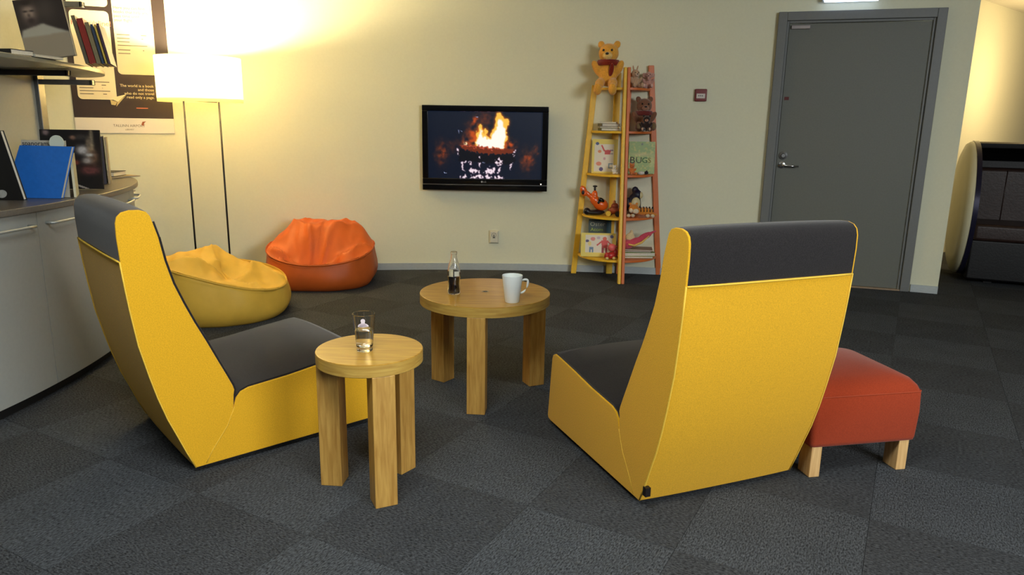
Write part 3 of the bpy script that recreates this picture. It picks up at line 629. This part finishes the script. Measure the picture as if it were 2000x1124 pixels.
# glass of water
g = at_z(711, 687, .496); gl_ = thing('drinking_glass', 'clear tapered glass with a white print, half full, on the small table', 'glass', (g.x, g.y + .012, .4962))
lathe('vessel', [(0, 0), (.0245, 0), (.026, .003), (.0375, .1262), (.0370, .1275), (.0360, .1275), (.0355, .1262), (.0255, .022), (.023, .016), (0, .015)], GLASS, gl_, 48, sharp=15)
lathe('water', [(0, .0155), (.0228, .0162), (.0259, .0225), (.0308, .073), (0, .073)], WATER, gl_, 48, sharp=15)
WPR = mat('white_print', (226, 214, 222), .5, nscale=10, namt=.02)
def on_glass(x, z):
    r = .0264 + (.0375 - .0262) * z / .127 + .0004; a = -PI / 2 + .12 + x / r; return (r * math.cos(a), r * math.sin(a), z)
pr = [(-.019, .092), (-.014, .099), (-.006, .103), (-.003, .105)] + [(.0075 * math.sin(t_), .111 - .0075 * math.cos(t_)) for t_ in [math.radians(-25 - k * 31) for k in range(11)]] + [(.003, .105), (.006, .103), (.014, .099), (.019, .092), (.016, .090), (0, .089), (-.016, .090)]
link('printed_mark', pydata('printed_mark', [on_glass(x, z) for x, z in pr], [tuple(range(len(pr)))]), WPR, gl_)
# mug
g = at_z(1000, 592, .483); mg = thing('mug', 'plain white tapered china mug on the larger table', 'mug', (g.x, g.y + .02, .4832))
lathe('cup', [(0, 0), (.030, 0), (.032, .003), (.045, .117), (.0445, .119), (.042, .118), (.030, .01), (0, .008)], WHITEC, mg, 48)
hp = [(.041, 0, .094), (.052, 0, .099), (.066, 0, .099), (.070, 0, .090), (.067, 0, .066), (.058, 0, .048), (.040, 0, .038), (.036, 0, .038)]
o = tube('handle', hp, [.005, .0055, .006, .006, .006, .006, .0055, .005], WHITEC, mg, 10); o.rotation_euler = (0, 0, math.radians(8))
o.modifiers.new('sub', 'SUBSURF').levels = 1; o.modifiers['sub'].render_levels = 1
# bottle
g = at_z(886, 576, .483); bt = thing('soda_bottle', 'small contoured glass bottle half full of dark cola', 'bottle', (g.x, g.y + .02, .4832))
BP = [(.0, 0), (.025, 0), (.0285, .004), (.029, .022), (.0262, .040), (.0262, .052), (.0292, .078), (.0292, .105), (.0265, .125), (.019, .15), (.0145, .165), (.013, .182), (.0148, .184), (.0148, .193), (.012, .195)]
lathe('vessel', BP + [(r - .0022, z) for r, z in reversed(BP[2:-1])] + [(0, .006)], GLASS, bt, 40)
lathe('drink', [(0, .0065)] + [(r - .0024, max(z, .0068)) for r, z in BP[1:7]] + [(.0268, .082), (0, .082)], COLA, bt, 40)
LBL = mat('bottle_print', (190, 190, 176), .5, nscale=40, namt=.1)
def band(nm, a0, a1, z0, z1, r, material):
    n = 14; v = [(r * math.cos(a0 + (a1 - a0) * k / n), r * math.sin(a0 + (a1 - a0) * k / n), z) for z in (z0, z1) for k in range(n + 1)]
    return link(nm, pydata(nm, v, [(k, k + 1, n + 2 + k, n + 1 + k) for k in range(n)]), material, bt, smooth=True)
band('label_print', -PI / 2 + .15, -PI / 2 + 1.0, .086, .108, .0296, LBL); band('label_print', -PI / 2 - .75, -PI / 2 - .05, .084, .118, .0297, mat('bottle_print_pale', (196, 190, 160), .5, nscale=60, namt=.2)); band('label_print', -PI / 2 - 1.5, -PI / 2 - .85, .086, .108, .0296, BLACKM)
for k in range(5):
    zz = .121 + .007 * k; band('script_print', -PI / 2 - .55 + .1 * k, -PI / 2 + .25 + .05 * k, zz, zz + .0042, .0275 - .0026 * k, LBL)
# ------------------------------------------------------------------ footstool
ot = thing('footstool', 'orange upholstered footstool with pale wooden legs beside the lounge chair', 'footstool', (1.082, 2.398, 0), math.radians(11.5))
def rring(x0, x1, y0, y1, z, r, n=5):
    p = []
    for cx_, cy_, a0 in ((x1 - r, y1 - r, 0), (x0 + r, y1 - r, 90), (x0 + r, y0 + r, 180), (x1 - r, y0 + r, 270)):
        for k in range(n + 1): a = math.radians(a0 + 90 * k / n); p.append((cx_ + r * math.cos(a), cy_ + r * math.sin(a), z))
    return p
FW = .435
sl = [rring(.012, FW - .012, .012, FW - .012, .116, .012), rring(.003, FW - .003, .003, FW - .003, .122, .016), rring(0, FW, 0, FW, .135, .018), rring(-.004, FW + .004, -.004, FW + .004, .23, .02), rring(-.002, FW + .002, -.002, FW + .002, .305, .022), rring(.006, FW - .006, .006, FW - .006, .330, .03), rring(.022, FW - .022, .022, FW - .022, .350, .04), rring(.06, FW - .06, .06, FW - .06, .368, .06), rring(.12, FW - .12, .12, FW - .12, .381, .07), rring(.18, FW - .18, .18, FW - .18, .386, .03)]
o = solid('cushion', sl, ORW, ot); 
for p in o.data.polygons: p.use_smooth = True
tube('seam', [(x, y, z) for x, y, z in rring(-.001, FW + .001, -.001, FW + .001, .312, .022)], .0022, mat('orange_seam', (166, 64, 30), .8, nscale=80, namt=.05), ot, 6)
for x in (.012, .372):
    for y in (.03, .37): box('leg', x, x + .042, y - .022, y + .05, 0, .125, BEECH, ot, .003)
# ------------------------------------------------------------------ bean bags
def ridge(x): return 1 - abs(math.sin(x))
def beanbag(name, label, loc, rz, a, b, rim, top, material, seed, opts):
    t = thing(name, label, 'bean bag', loc, rz); nu, nv = 144, 60; V, Fs = [], []
    fx, fy = opts.get('dent', (0, -.25)); px_, py_ = opts.get('peak', (0, .35))
    for j in range(nv + 1):
        s = j / nv
        for i in range(nu):
            th = 2 * PI * i / nu; c, s_ = math.cos(th), math.sin(th)
            pw = opts.get('pw', 2.5); rr = (abs(c) ** pw + abs(s_) ** pw) ** (-1 / pw)
            rh = rim(th)
            if s < .40:        # side wall from floor to the rim
                q = s / .40; z = rh * q; bul = 1 + opts.get('bulge', .06) * math.sin(PI * min(1, q * .9 + .12)) - .10 * (1 - q) ** 6
                x, y = a * rr * c * bul, b * rr * s_ * bul
                wob = noise.noise(Vector((c * 2.2, s_ * 2.2, z * 5 + seed))) * .018; x *= 1 + wob / a; y *= 1 + wob / b
                z = max(z, .0)
            else:              # top from the rim inwards
                q = (s - .40) / .60; k = 1 - q; bul = 1 + opts.get('bulge', .06) * math.sin(PI * .98) 
                k2 = math.sin(k * PI / 2) if opts.get('round', True) else k
                x, y = a * rr * c * k2 * bul, b * rr * s_ * k2 * bul
                ux_, uy_ = x / a, y / b
                pk = math.exp(-(((ux_ - px_) ** 2 / opts.get('psx', .7) ** 2 + (uy_ - py_) ** 2 / opts.get('psy', .45) ** 2)) ** opts.get('pp', 1))
                dn = math.exp(-((ux_ - fx) ** 2 / .45 ** 2 + (uy_ - fy) ** 2 / .30 ** 2))
                edge = min(1, q * 2.2); base = rh + (top - rh) * pk * math.sin(edge * PI / 2) - opts.get('ddepth', .1) * dn * edge
                ang_ = math.atan2(uy_ - fy + .12, ux_ - fx); rad = math.hypot(ux_ - fx, uy_ - fy)
                fold = (ridge(ang_ * opts.get('nf', 5) / 2 + seed + 1.3 * noise.noise(Vector((ux_ * 2, uy_ * 2, seed)))) ** opts.get('sharp', 2) - .25) * opts.get('famp', .05) * min(1, rad * 2.0) * math.sin(min(1, q * 2.4) * PI / 2) * min(1, (1 - q) * 3 + .35) * (1 - opts.get('pkf', .0) * pk)
                fold += noise.noise(Vector((ux_ * 3.1 + seed, uy_ * 3.1, 4))) * .022 * edge + abs(noise.noise(Vector((ux_ * 5 + seed, uy_ * 2.5, 9)))) * -.02 * edge
                rimf = opts.get('lip', .02) * math.exp(-(q / .06) ** 2)
                z = base + fold + rimf
            V.append((x, y, z))
    for j in range(nv):
        for i in range(nu):
            k = (i + 1) % nu; Fs.append((j * nu + i, j * nu + k, (j + 1) * nu + k, (j + 1) * nu + i))
    Fs.append(tuple(reversed(range(nu))))
    me = pydata(name, V, Fs); bm = bmesh.new(); bm.from_mesh(me); bmesh.ops.remove_doubles(bm, verts=bm.verts, dist=1e-5); bmesh.ops.recalc_face_normals(bm, faces=bm.faces); bm.to_mesh(me); bm.free()
    link('bag', me, material, t, smooth=True)
    sm = []
    for i in range(0, nu + 1, 3):
        th = 2 * PI * i / nu; c, s_ = math.cos(th), math.sin(th); pw = opts.get('pw', 2.5); rr = (abs(c) ** pw + abs(s_) ** pw) ** (-1 / pw); bul = 1.005 + opts.get('bulge', .06) * math.sin(PI * .98)
        sm.append((a * rr * c * bul, b * rr * s_ * bul, rim(th) + opts.get('lip', .02) * .6))
    tube('seam', sm, .005, material, t, 6)
    return t
beanbag('bean_bag', 'orange bean bag with gathered folds slumped against the wall', (-1.50, 5.575, 0), math.radians(8), .405, .39, lambda th: .225 + .035 * math.sin(th) + .055 * math.cos(th) ** 2, .475, ORB, 2.0, {'dent': (-.12, -.55), 'peak': (.0, .38), 'ddepth': .085, 'famp': .07, 'nf': 8, 'psx': .95, 'psy': .66, 'pp': 1.8, 'bulge': .03, 'sharp': 3, 'pkf': .62})
beanbag('bean_bag', 'pale yellow bean bag slumped between the oval cabinet and lounge chair', (-1.90, 4.60, 0), math.radians(18), .40, .42, lambda th: .27 - .085 * math.cos(th) + .02 * math.sin(2 * th), .41, YEB, 5.3, {'dent': (.1, -.1), 'peak': (-.35, .25), 'ddepth': .05, 'famp': .06, 'nf': 4, 'sharp': 2, 'psx': .8, 'psy': .6, 'bulge': .06, 'pw': 2.2})
# ------------------------------------------------------------------ ladder bookcases
BY = 6.085; CXB = .875
LEV = (.18, .517, .858, 1.20, 1.537)
def ladder(name, label, s, material, foot, topw, zt):
    t = thing(name, label, 'bookcase', (CXB + s * .014, BY, 0))
    rxz = lambda z: foot + (topw - foot) * z / zt
    ryz = lambda z: .405 - .20 * z / 1.69
    for z in LEV:
        n = 20; ring = [(0, 0)] + [(s * (rxz(z) - .012) * math.cos(PI / 2 * k / n), -(ryz(z) - .012) * math.sin(PI / 2 * k / n)) for k in range(n + 1)]
        solid('shelf', [[(x, y, z - .018) for x, y in ring], [(x, y, z) for x, y in ring]], material, t, .002)
    def post(b, tp, wx, wy):
        sl = [[(p[0] - wx, p[1] - wy, p[2]), (p[0] + wx, p[1] - wy, p[2]), (p[0] + wx, p[1] + wy, p[2]), (p[0] - wx, p[1] + wy, p[2])] for p in (b, tp)]
        solid('post', sl, material, t, .003)
    post((s * foot, -.02, 0), (s * topw, -.02, zt), .022, .014)
    post((0, -.415, 0), (0, -.20, 1.69), .012, .022)
    post((s * .03, -.014, 0), (s * .03, -.014, 1.66), .026, .012)
    return t
ladder('ladder_bookcase', 'yellow quarter-round ladder bookcase against the wall', -1, YLACQ, .335, .215, 1.56)
ladder('ladder_bookcase', 'orange quarter-round ladder bookcase against the wall', 1, OLACQ, .365, .205, 1.72)
# ------------------------------------------------------------------ plush toys
def fur(c): return mat('fur_%d_%d_%d' % tuple(c), c, .95, nscale=120, namt=.12, bump=.5, bscale=160, sheen=.4, spec=.1)
def plush(name, label, loc, h, yaw, col, cat='plush toy', muzzle=None, ear='round', scarf=None, belly=None, dangle=False, paws=None):
    t = thing(name, label, cat, loc, yaw); k = h          # faces local -y, sits at z=0
    lz = .02 if dangle else .10
    body = [((0, 0, .27 * k), (.20 * k, .17 * k, .27 * k)), ((0, -.01 * k, .66 * k), (.21 * k, .19 * k, .20 * k))]
    for s in (-1, 1):
        body.append(((s * .22 * k, -.06 * k, .36 * k), (.085 * k, .085 * k, .19 * k), (.35, s * .5, 0)))
        if dangle: body += [((s * .13 * k, -.21 * k, .06 * k), (.10 * k, .20 * k, .10 * k), (.35, 0, 0)), ((s * .15 * k, -.37 * k, -.06 * k), (.09 * k, .08 * k, .13 * k), (.4, 0, 0))]
        else: body += [((s * .15 * k, -.22 * k, .10 * k), (.105 * k, .22 * k, .10 * k), (0, 0, s * .25)), ((s * .20 * k, -.42 * k, .13 * k), (.085 * k, .05 * k, .12 * k))]
        if ear == 'round': body.append(((s * .165 * k, .03 * k, .84 * k), (.075 * k, .04 * k, .08 * k)))
        elif ear == 'long': body.append(((s * .10 * k, .03 * k, .92 * k), (.045 * k, .03 * k, .15 * k), (0, s * .25, 0)))
        elif ear == 'flap': body.append(((s * .24 * k, .0 * k, .68 * k), (.10 * k, .03 * k, .14 * k), (0, 0, s * .3)))
    blobs('body', body, fur(col), t, voxel=max(.004, .022 * k))
    mc = muzzle or col
    blobs('muzzle', [((0, -.19 * k, .60 * k), (.10 * k, .08 * k, .075 * k))], fur(mc), t)
    if ear == 'flap': tube('trunk', [(0, -.2 * k, .62 * k), (0, -.29 * k, .5 * k), (0, -.32 * k, .38 * k)], [.06 * k, .05 * k, .035 * k], fur(col), t, 8)
    blobs('nose', [((0, -.265 * k, .635 * k), (.035 * k, .022 * k, .025 * k))], BLACKM, t)
    for s in (-1, 1): blobs('eye', [((s * .085 * k, -.185 * k, .71 * k), (.022 * k, .018 * k, .024 * k))], BLACKG, t)
    if belly: blobs('belly', [((0, -.085 * k, .26 * k), (.14 * k, .10 * k, .18 * k))], fur(belly), t)
    if paws:
        for s in (-1, 1): blobs('paw_pad', [((s * .20 * k, -.465 * k, .13 * k), (.055 * k, .02 * k, .08 * k))], fur(paws), t)
    if scarf:
        sc = fur(scarf)
        lathe('scarf', [(.155 * k, .44 * k), (.235 * k, .42 * k), (.25 * k, .47 * k), (.215 * k, .53 * k), (.15 * k, .54 * k)], sc, t, 24, Matrix.Diagonal((1, .92, 1, 1)), closed=True)
        blobs('scarf_end', [((.09 * k, -.19 * k, .33 * k), (.05 * k, .03 * k, .13 * k), (.1, .15, 0))], sc, t)
    return t
def sp(px, z, dy): y = BY - dy; d = ray(px, 340); return Vector((d.x / d.y * y, y, z))
def spx(px, py, z, Y): p = at_y(px, py, Y); return (p.x, Y, z)
# yellow unit, from the top
plush('teddy_bear', 'honey-yellow plush teddy with a dark red scarf atop the yellow bookcase', spx(1187, 150, LEV[4] + .004, 5.93), .385, math.radians(-14), (224, 160, 62), muzzle=(232, 190, 110), scarf=(122, 34, 18), dangle=True)
ly = BY - .13
def flat_stack(px, z, Y, items, nm, lab):
    zz = z + .002
    for i, (w_, d_, t_, c, yaw) in enumerate(items):
        p = spx(px, 300, 0, Y); book(nm, lab[i], w_, d_, t_, T((p[0] , Y, zz + t_ / 2)) @ RZ(math.radians(yaw)) @ RX(-PI / 2) @ T((0, 0, -d_ / 2)), c, group=None); zz += t_ + .001
flat_stack(1187, LEV[3], 5.965, [(.15, .15, .02, (108, 112, 78), 4), (.15, .14, .012, (150, 140, 110), -6), (.15, .14, .022, (96, 92, 82), 8), (.13, .12, .012, (196, 186, 160), -14)], 'small_book', ['olive green booklet at the bottom of the yellow bookcase book stack', 'beige thin booklet second from the bottom in the yellow bookcase stack', 'grey book third from the bottom in the yellow bookcase stack', 'cream booklet topmost in the yellow bookcase stack'])
RC, PUR = (196, 66, 62), (88, 70, 120)
kv = kids_pic([(ellp(.62, .36, .13, .05), RC), ([(.5, .33), (.72, .31), (.72, .45), (.5, .45)], RC), (ellp(.3, .36, .07, .045), (212, 130, 84)), ([(.34, .18), (.4, .17), (.52, .34), (.46, .36)], RC), ([(.72, .31), (.84, .31), (.84, .34), (.72, .34)], (110, 96, 130)), ([(.72, .41), (.84, .41), (.84, .44), (.72, .44)], (110, 96, 130)), (ellp(.28, .72, .11, .06), (222, 140, 110)), (ellp(.38, .88, .08, .06), PUR), ([(.66, .7), (.84, .7), (.84, .74), (.7, .74), (.7, .82), (.84, .82), (.84, .85), (.66, .85)], (104, 130, 150)), (ellp(.2, .13, .07, .045), (70, 80, 130)), (ellp(.5, .57, .05, .04), (200, 150, 160))], [(.1, .15), (.86, .15), (.86, .95), (.1, .95)])
p = spx(1181, 300, LEV[2] + .001, 5.98); book('picture_book', 'yellow picture book with childish figures on the middle yellow shelf', .205, .275, .014, T(p) @ RZ(math.radians(-6)) @ RX(math.radians(-6)), (226, 206, 96), pic=kv, nx=70, ny=94)
plush('small_white_plush', 'tiny white plush figure before the upright picture book', spx(1200, 330, LEV[2] + .002, 5.86), .085, .2, (222, 214, 196))
# helicopter toy
hl = thing('toy_helicopter', 'glossy orange toy helicopter on a black base', 'toy helicopter', spx(1160, 418, LEV[1] + .002, 5.95), math.radians(8)); ORP = mat('orange_plastic', (226, 96, 26), .25, nscale=10, namt=.03, coat=.4)
blobs('base', [((.01, 0, .022), (.085, .05, .022)), ((-.06, 0, .03), (.03, .03, .03))], mat('black_plastic', (20, 18, 26), .3, nscale=10, namt=.05), hl, voxel=.006)
blobs('body', [((.055, 0, .085), (.065, .045, .05), (0, .25, 0)), ((.01, 0, .115), (.06, .035, .04), (0, .75, 0)), ((-.05, 0, .165), (.05, .018, .02), (0, .75, 0)), ((0, 0, .165), (.025, .025, .04))], ORP, hl, voxel=.006)
blobs('tail_fin', [((-.095, 0, .20), (.028, .012, .045), (0, -.5, 0)), ((-.085, 0, .175), (.03, .012, .022))], ORP, hl, voxel=.005)
blobs('tail_rotor', [((-.102, -.014, .185), (.012, .006, .018))], BLACKM, hl); blobs('window', [((.05, -.03, .125), (.03, .02, .018), (0, .5, 0)), ((.03, -.022, .105), (.018, .02, .02))], BLACKG, hl)
blobs('rotor_hub', [((0, 0, .215), (.009, .009, .028)), ((0, 0, .235), (.02, .02, .008))], BLACKM, hl)
tc_ = thing('toy_car', 'small red-brown toy car with yellow wheels beside the helicopter', 'toy car', spx(1199, 418, LEV[1] + .002, 5.88), math.radians(-20)); BRP = mat('brown_plastic', (140, 58, 34), .4, nscale=10, namt=.05)
blobs('body', [((0, 0, .045), (.055, .038, .03)), ((.005, 0, .08), (.032, .03, .03))], BRP, tc_, voxel=.005); blobs('driver', [((0, -.005, .115), (.014, .014, .016))], fur((196, 130, 80)), tc_)
for x in (-.038, .040):
    for y in (-.036, .036): lathe('wheel', [(0, -.007), (.021, -.007), (.023, 0), (.021, .007), (0, .007)], mat('yellow_wheel', (206, 170, 60), .5, nscale=10, namt=.05) if y < 0 and x < 0 else BLACKM, tc_, 20, T((x, y, .023)) @ RX(PI / 2))
def oster_pic(U, V):
    im = U8(U); im[:] = (38, 58, 50); im = lay(im, poly_mask(U, V, [(.78, 0), (1, 0), (1, 1), (.82, 1)]), (28, 78, 92)); im = lay(im, np.clip(gl(U, V, .62, .55, .25, .12), 0, 1), (190, 170, 90)); return im
p = spx(1171, 470, LEV[0] + .001, 6.02); ob = book('story_book', 'dark green story book standing behind the lower picture book', .19, .29, .012, T(p) @ RX(math.radians(-4)), (38, 58, 50), pic=oster_pic)
LT = mat('cover_letter_pale', (176, 176, 150), .6, nscale=10, namt=.02); LT2 = mat('cover_letter_green', (170, 190, 70), .6, nscale=10, namt=.02)
lettering('lettering', 'Oster', .046, LT, ob, T((-.085, -.0075, .235)), sx=1.15); lettering('lettering', 'Atom', .040, LT2, ob, T((-.08, -.0075, .192)), sx=1.15)
kh = kids_pic([(ellp(.68, .24, .06, .09), (206, 90, 60)), ([(.58, .3), (.78, .3), (.76, .62), (.6, .62)], RC), ([(.6, .62), (.66, .62), (.66, .84), (.6, .84)], (150, 50, 60)), ([(.7, .62), (.76, .62), (.76, .84), (.7, .84)], (150, 50, 60)), ([(.44, .5), (.58, .33), (.6, .38), (.47, .55)], RC), ([(.78, .33), (.9, .48), (.87, .52), (.76, .38)], RC), (ellp(.34, .25, .07, .08), (214, 130, 120)), (ellp(.18, .34, .05, .06), (70, 60, 110)), (ellp(.25, .45, .05, .1), (222, 204, 130)), ([(.24, .6), (.36, .6), (.36, .82), (.32, .82), (.32, .7), (.28, .7), (.28, .82), (.24, .82)], (100, 130, 160)), (ellp(.88, .14, .05, .07), (80, 84, 140)), (ellp(.5, .2, .05, .06), (190, 170, 180))], [(.12, .08), (.9, .08), (.9, .82), (.12, .82)])
p = spx(1168, 496, LEV[0] + .003, 5.86); book('wide_picture_book', 'wide yellow picture book with drawn children on the lowest yellow shelf', .285, .195, .014, T(p) @ RZ(math.radians(-4)) @ RX(math.radians(-10)), (226, 206, 96), pic=kh, nx=94, ny=66)
rt = thing('red_toy', 'small red and pink plastic toy figure on the lowest yellow shelf', 'toy', spx(1194, 500, LEV[0] + .002, 5.77), .3); RDP = mat('red_plastic', (176, 44, 40), .35, nscale=10, namt=.05); PKP = mat('pink_plastic', (212, 96, 96), .4, nscale=10, namt=.05)
blobs('body', [((0, 0, .03), (.045, .03, .03)), ((-.045, -.01, .03), (.022, .02, .03)), ((.035, 0, .055), (.025, .02, .03))], RDP, rt, voxel=.005); blobs('head', [((.0, 0, .095), (.035, .028, .032)), ((.03, 0, .10), (.02, .018, .014))], PKP, rt, voxel=.005); [blobs('foot', [((x_, -.028, .012), (.014, .012, .012))], mat('cream_plastic', (216, 190, 120), .4, nscale=10, namt=.05), rt) for x_ in (-.05, .01)]
# orange unit
plush('plush_rabbit', 'small beige plush rabbit with an upright ear on the top orange shelf', spx(1240, 165, LEV[4] + .002, 5.965), .165, .25, (186, 150, 118), ear='long', muzzle=(206, 176, 150))
plush('plush_elephant', 'pinkish grey plush elephant beside the small rabbit', spx(1266, 165, LEV[4] + .002, 6.01), .15, -.2, (190, 142, 128), ear='flap', muzzle=(190, 142, 128), paws=(216, 176, 164))
plush('brown_bear', 'large brown plush bear with a red bow on the upper orange shelf', spx(1256, 250, LEV[3] + .002, 5.98), .30, .0, (124, 84, 62), muzzle=(148, 104, 82), scarf=(104, 40, 36), paws=(120, 96, 66))
plush('plush_monkey', 'small black-brown plush monkey sitting before the brown bear', spx(1262, 255, LEV[3] + .002, 5.815), .14, -.2, (44, 30, 28), muzzle=(176, 128, 106), paws=(186, 150, 130))
def bugs_pic(U, V):
    im = U8(U); im[:] = (118, 144, 34); rng = np.random.RandomState(2); n = blur(rng.rand(*U.shape), 4); n = (n - n.mean()) / n.std()
    im = lay(im, np.clip((n - .2) * .6, 0, 1), (170, 164, 50)); im = lay(im, np.clip(gl(U, V, .5, .4, .4, .05) * .6, 0, 1), (206, 170, 100)); im = lay(im, np.clip(gl(U, V, .9, .6, .08, .2) * .7, 0, 1), (196, 180, 90)); im = lay(im, np.clip(gl(U, V, .5, .08, .03, .03), 0, 1), (40, 40, 30)); return im
p = spx(1252, 338, LEV[2] + .001, 5.99); bgk = book('green_picture_book', 'green insect picture book standing on the middle orange shelf', .215, .26, .012, T(p) @ RX(math.radians(-5)), (104, 140, 48), pic=bugs_pic)
for i, (ch, c) in enumerate(zip('BUGS', ((60, 36, 26), (46, 60, 40), (30, 92, 40), (130, 110, 40)))): lettering('lettering', ch, .075 - .006 * i, mat('bug_letter_%d' % i, c, .6, nscale=10, namt=.05), bgk, T((-.10 + .05 * i, -.0075, .085 + .002 * i)), sx=1.1)
plush('orange_plush', 'tiny orange plush animal in front of the green insect book', spx(1234, 335, LEV[2] + .002, 5.84), .105, .2, (206, 118, 56))
zt_ = thing('black_white_toy', 'tiny black and white toy animal lying before the insect book', 'toy', spx(1256, 338, LEV[2] + .002, 5.84)); blobs('body', [((-.015, 0, .014), (.028, .015, .014))], fur((206, 200, 186)), zt_); blobs('head', [((.026, 0, .016), (.018, .015, .016)), ((.03, 0, .03), (.006, .004, .01))], fur((34, 30, 32)), zt_, voxel=.004)
pg = thing('toy_penguin', 'dark blue and white toy bird standing behind the plush tiger', 'toy', spx(1238, 400, LEV[1] + .002, 6.0), .2); blobs('body', [((0, 0, .09), (.06, .05, .09)), ((.02, -.01, .165), (.042, .04, .045)), ((.005, 0, .205), (.03, .02, .03), (0, -.5, 0)), ((-.06, -.01, .09), (.015, .03, .06))], mat('navy_plastic', (26, 26, 44), .4, nscale=10, namt=.05), pg, voxel=.006); blobs('face', [((.042, -.03, .165), (.022, .02, .028)), ((.0, -.042, .10), (.04, .02, .05))], mat('bone_plastic', (206, 190, 140), .4, nscale=10, namt=.05), pg)
tg = thing('plush_tiger', 'striped orange plush tiger lying along the orange shelf', 'plush toy', spx(1250, 420, LEV[1] + .002, 5.86), .0)
blobs('body', [((.03, 0, .045), (.08, .035, .035)), ((-.055, -.01, .065), (.042, .038, .04)), ((.10, 0, .025), (.045, .015, .014), (0, .2, 0)), ((-.085, 0, .105), (.012, .008, .014)), ((-.03, 0, .105), (.012, .008, .014))], fur((206, 128, 48)), tg, voxel=.005); blobs('muzzle', [((-.045, -.045, .05), (.026, .016, .02)), ((-.08, -.035, .055), (.018, .015, .018))], fur((214, 198, 170)), tg); [blobs('paw', [((x, -.04, .014), (.017, .017, .014))], fur((206, 190, 160)), tg) for x in (-.10, -.065, .055, .095)]
for k in range(5): tube('stripe', [(.0 + .025 * k, .034 * math.cos(a_), .045 + .037 * math.sin(a_)) for a_ in [PI * q / 8 for q in range(9)]], .004, BLACKM, tg, 5)
pk = thing('plush_bird', 'pink plush with a pointed wing and yellow trim on the orange shelf', 'plush toy', spx(1232, 492, LEV[0] + .075, 5.84), .0); PK = fur((196, 74, 92))
blobs('body', [((-.03, 0, .04), (.05, .04, .04)), ((.03, 0, .06), (.07, .03, .035), (0, -.35, 0)), ((.105, 0, .105), (.07, .016, .028), (0, -.5, 0)), ((.165, 0, .14), (.04, .008, .012), (0, -.4, 0))], PK, pk, voxel=.006); tube('trim', [(-.03, -.042, .045), (.02, -.036, .035), (.08, -.03, .06), (.14, -.018, .115)], [.006, .010, .010, .005], fur((222, 178, 96)), pk, 8); blobs('crest', [((-.01, .01, .10), (.04, .02, .035)), ((.0, .01, .13), (.016, .015, .03))], fur((222, 198, 150)), pk, voxel=.006)
flat_stack(1254, LEV[0], 5.90, [(.24, .16, .016, (176, 158, 120), 3), (.27, .16, .030, (120, 150, 60), 5), (.22, .15, .012, (86, 84, 64), -4), (.25, .16, .012, (140, 96, 76), -8)], 'stacked_book', ['tan book at the bottom of the orange bookcase stack', 'green book second from the bottom in the orange bookcase stack', 'dark olive book third from the bottom in the orange bookcase stack', 'brown book topmost in the orange bookcase stack'])
# ------------------------------------------------------------------ barrel booth around the corner
ub, nb = Vector((.906, -.423, 0)), Vector((-.423, -.906, 0))
bo = thing('barrel_booth', 'dark leather booth seat with a round white end disc beyond the wall corner', 'booth', (3.88, 6.22, 0), math.atan2(ub.y, ub.x))
R_ = .56; zc = .60
M_ = T((0, 0, zc)) @ RY(PI / 2)
lathe('end_disc', [(0, -.075), (.30, -.072), (.48, -.06), (.54, -.04), (R_, -.012), (R_, .0), (.53, .02), (0, .02)], BOOTHW, bo, 64, M_)
lathe('rim', [(R_ - .01, .0), (R_ + .006, .0), (R_ + .006, .035), (R_ - .01, .035)], mat('navy_rim', (40, 38, 60), .25, .4, nscale=10, namt=.05), bo, 64, M_, closed=True)
n = 40
def arcsh(x, r): return [(x, -r * math.sin(a_) , zc + r * math.cos(a_)) for a_ in [math.radians(12 - 200 * k / n) for k in range(n + 1)]]
def shell_loop(x): return arcsh(x, R_) + list(reversed(arcsh(x, R_ - .04)))
solid('shell', [shell_loop(.03), shell_loop(2.0)], BLACKL, bo, .004)
box('back_cushion', .08, 1.98, .14, .30, .46, .94, LEATH, bo, .04, seg=4)
box('seat_cushion', .06, 1.98, -.32, .22, .36, .50, LEATH, bo, .03, seg=4)
box('base', .05, 1.98, -.30, .30, .03, .37, BLACKL, bo, .02)
box('back_board', .06, 1.98, .28, .44, .3, 1.0, BLACKL, bo, .01)
tube('welt', [(.30, .138, .50), (.30, .136, .92)], .004, LEATH, bo, 6)
for x in (.2, 1.8): box('foot', x, x + .06, -.2, .2, 0, .045, BLACKM, bo)
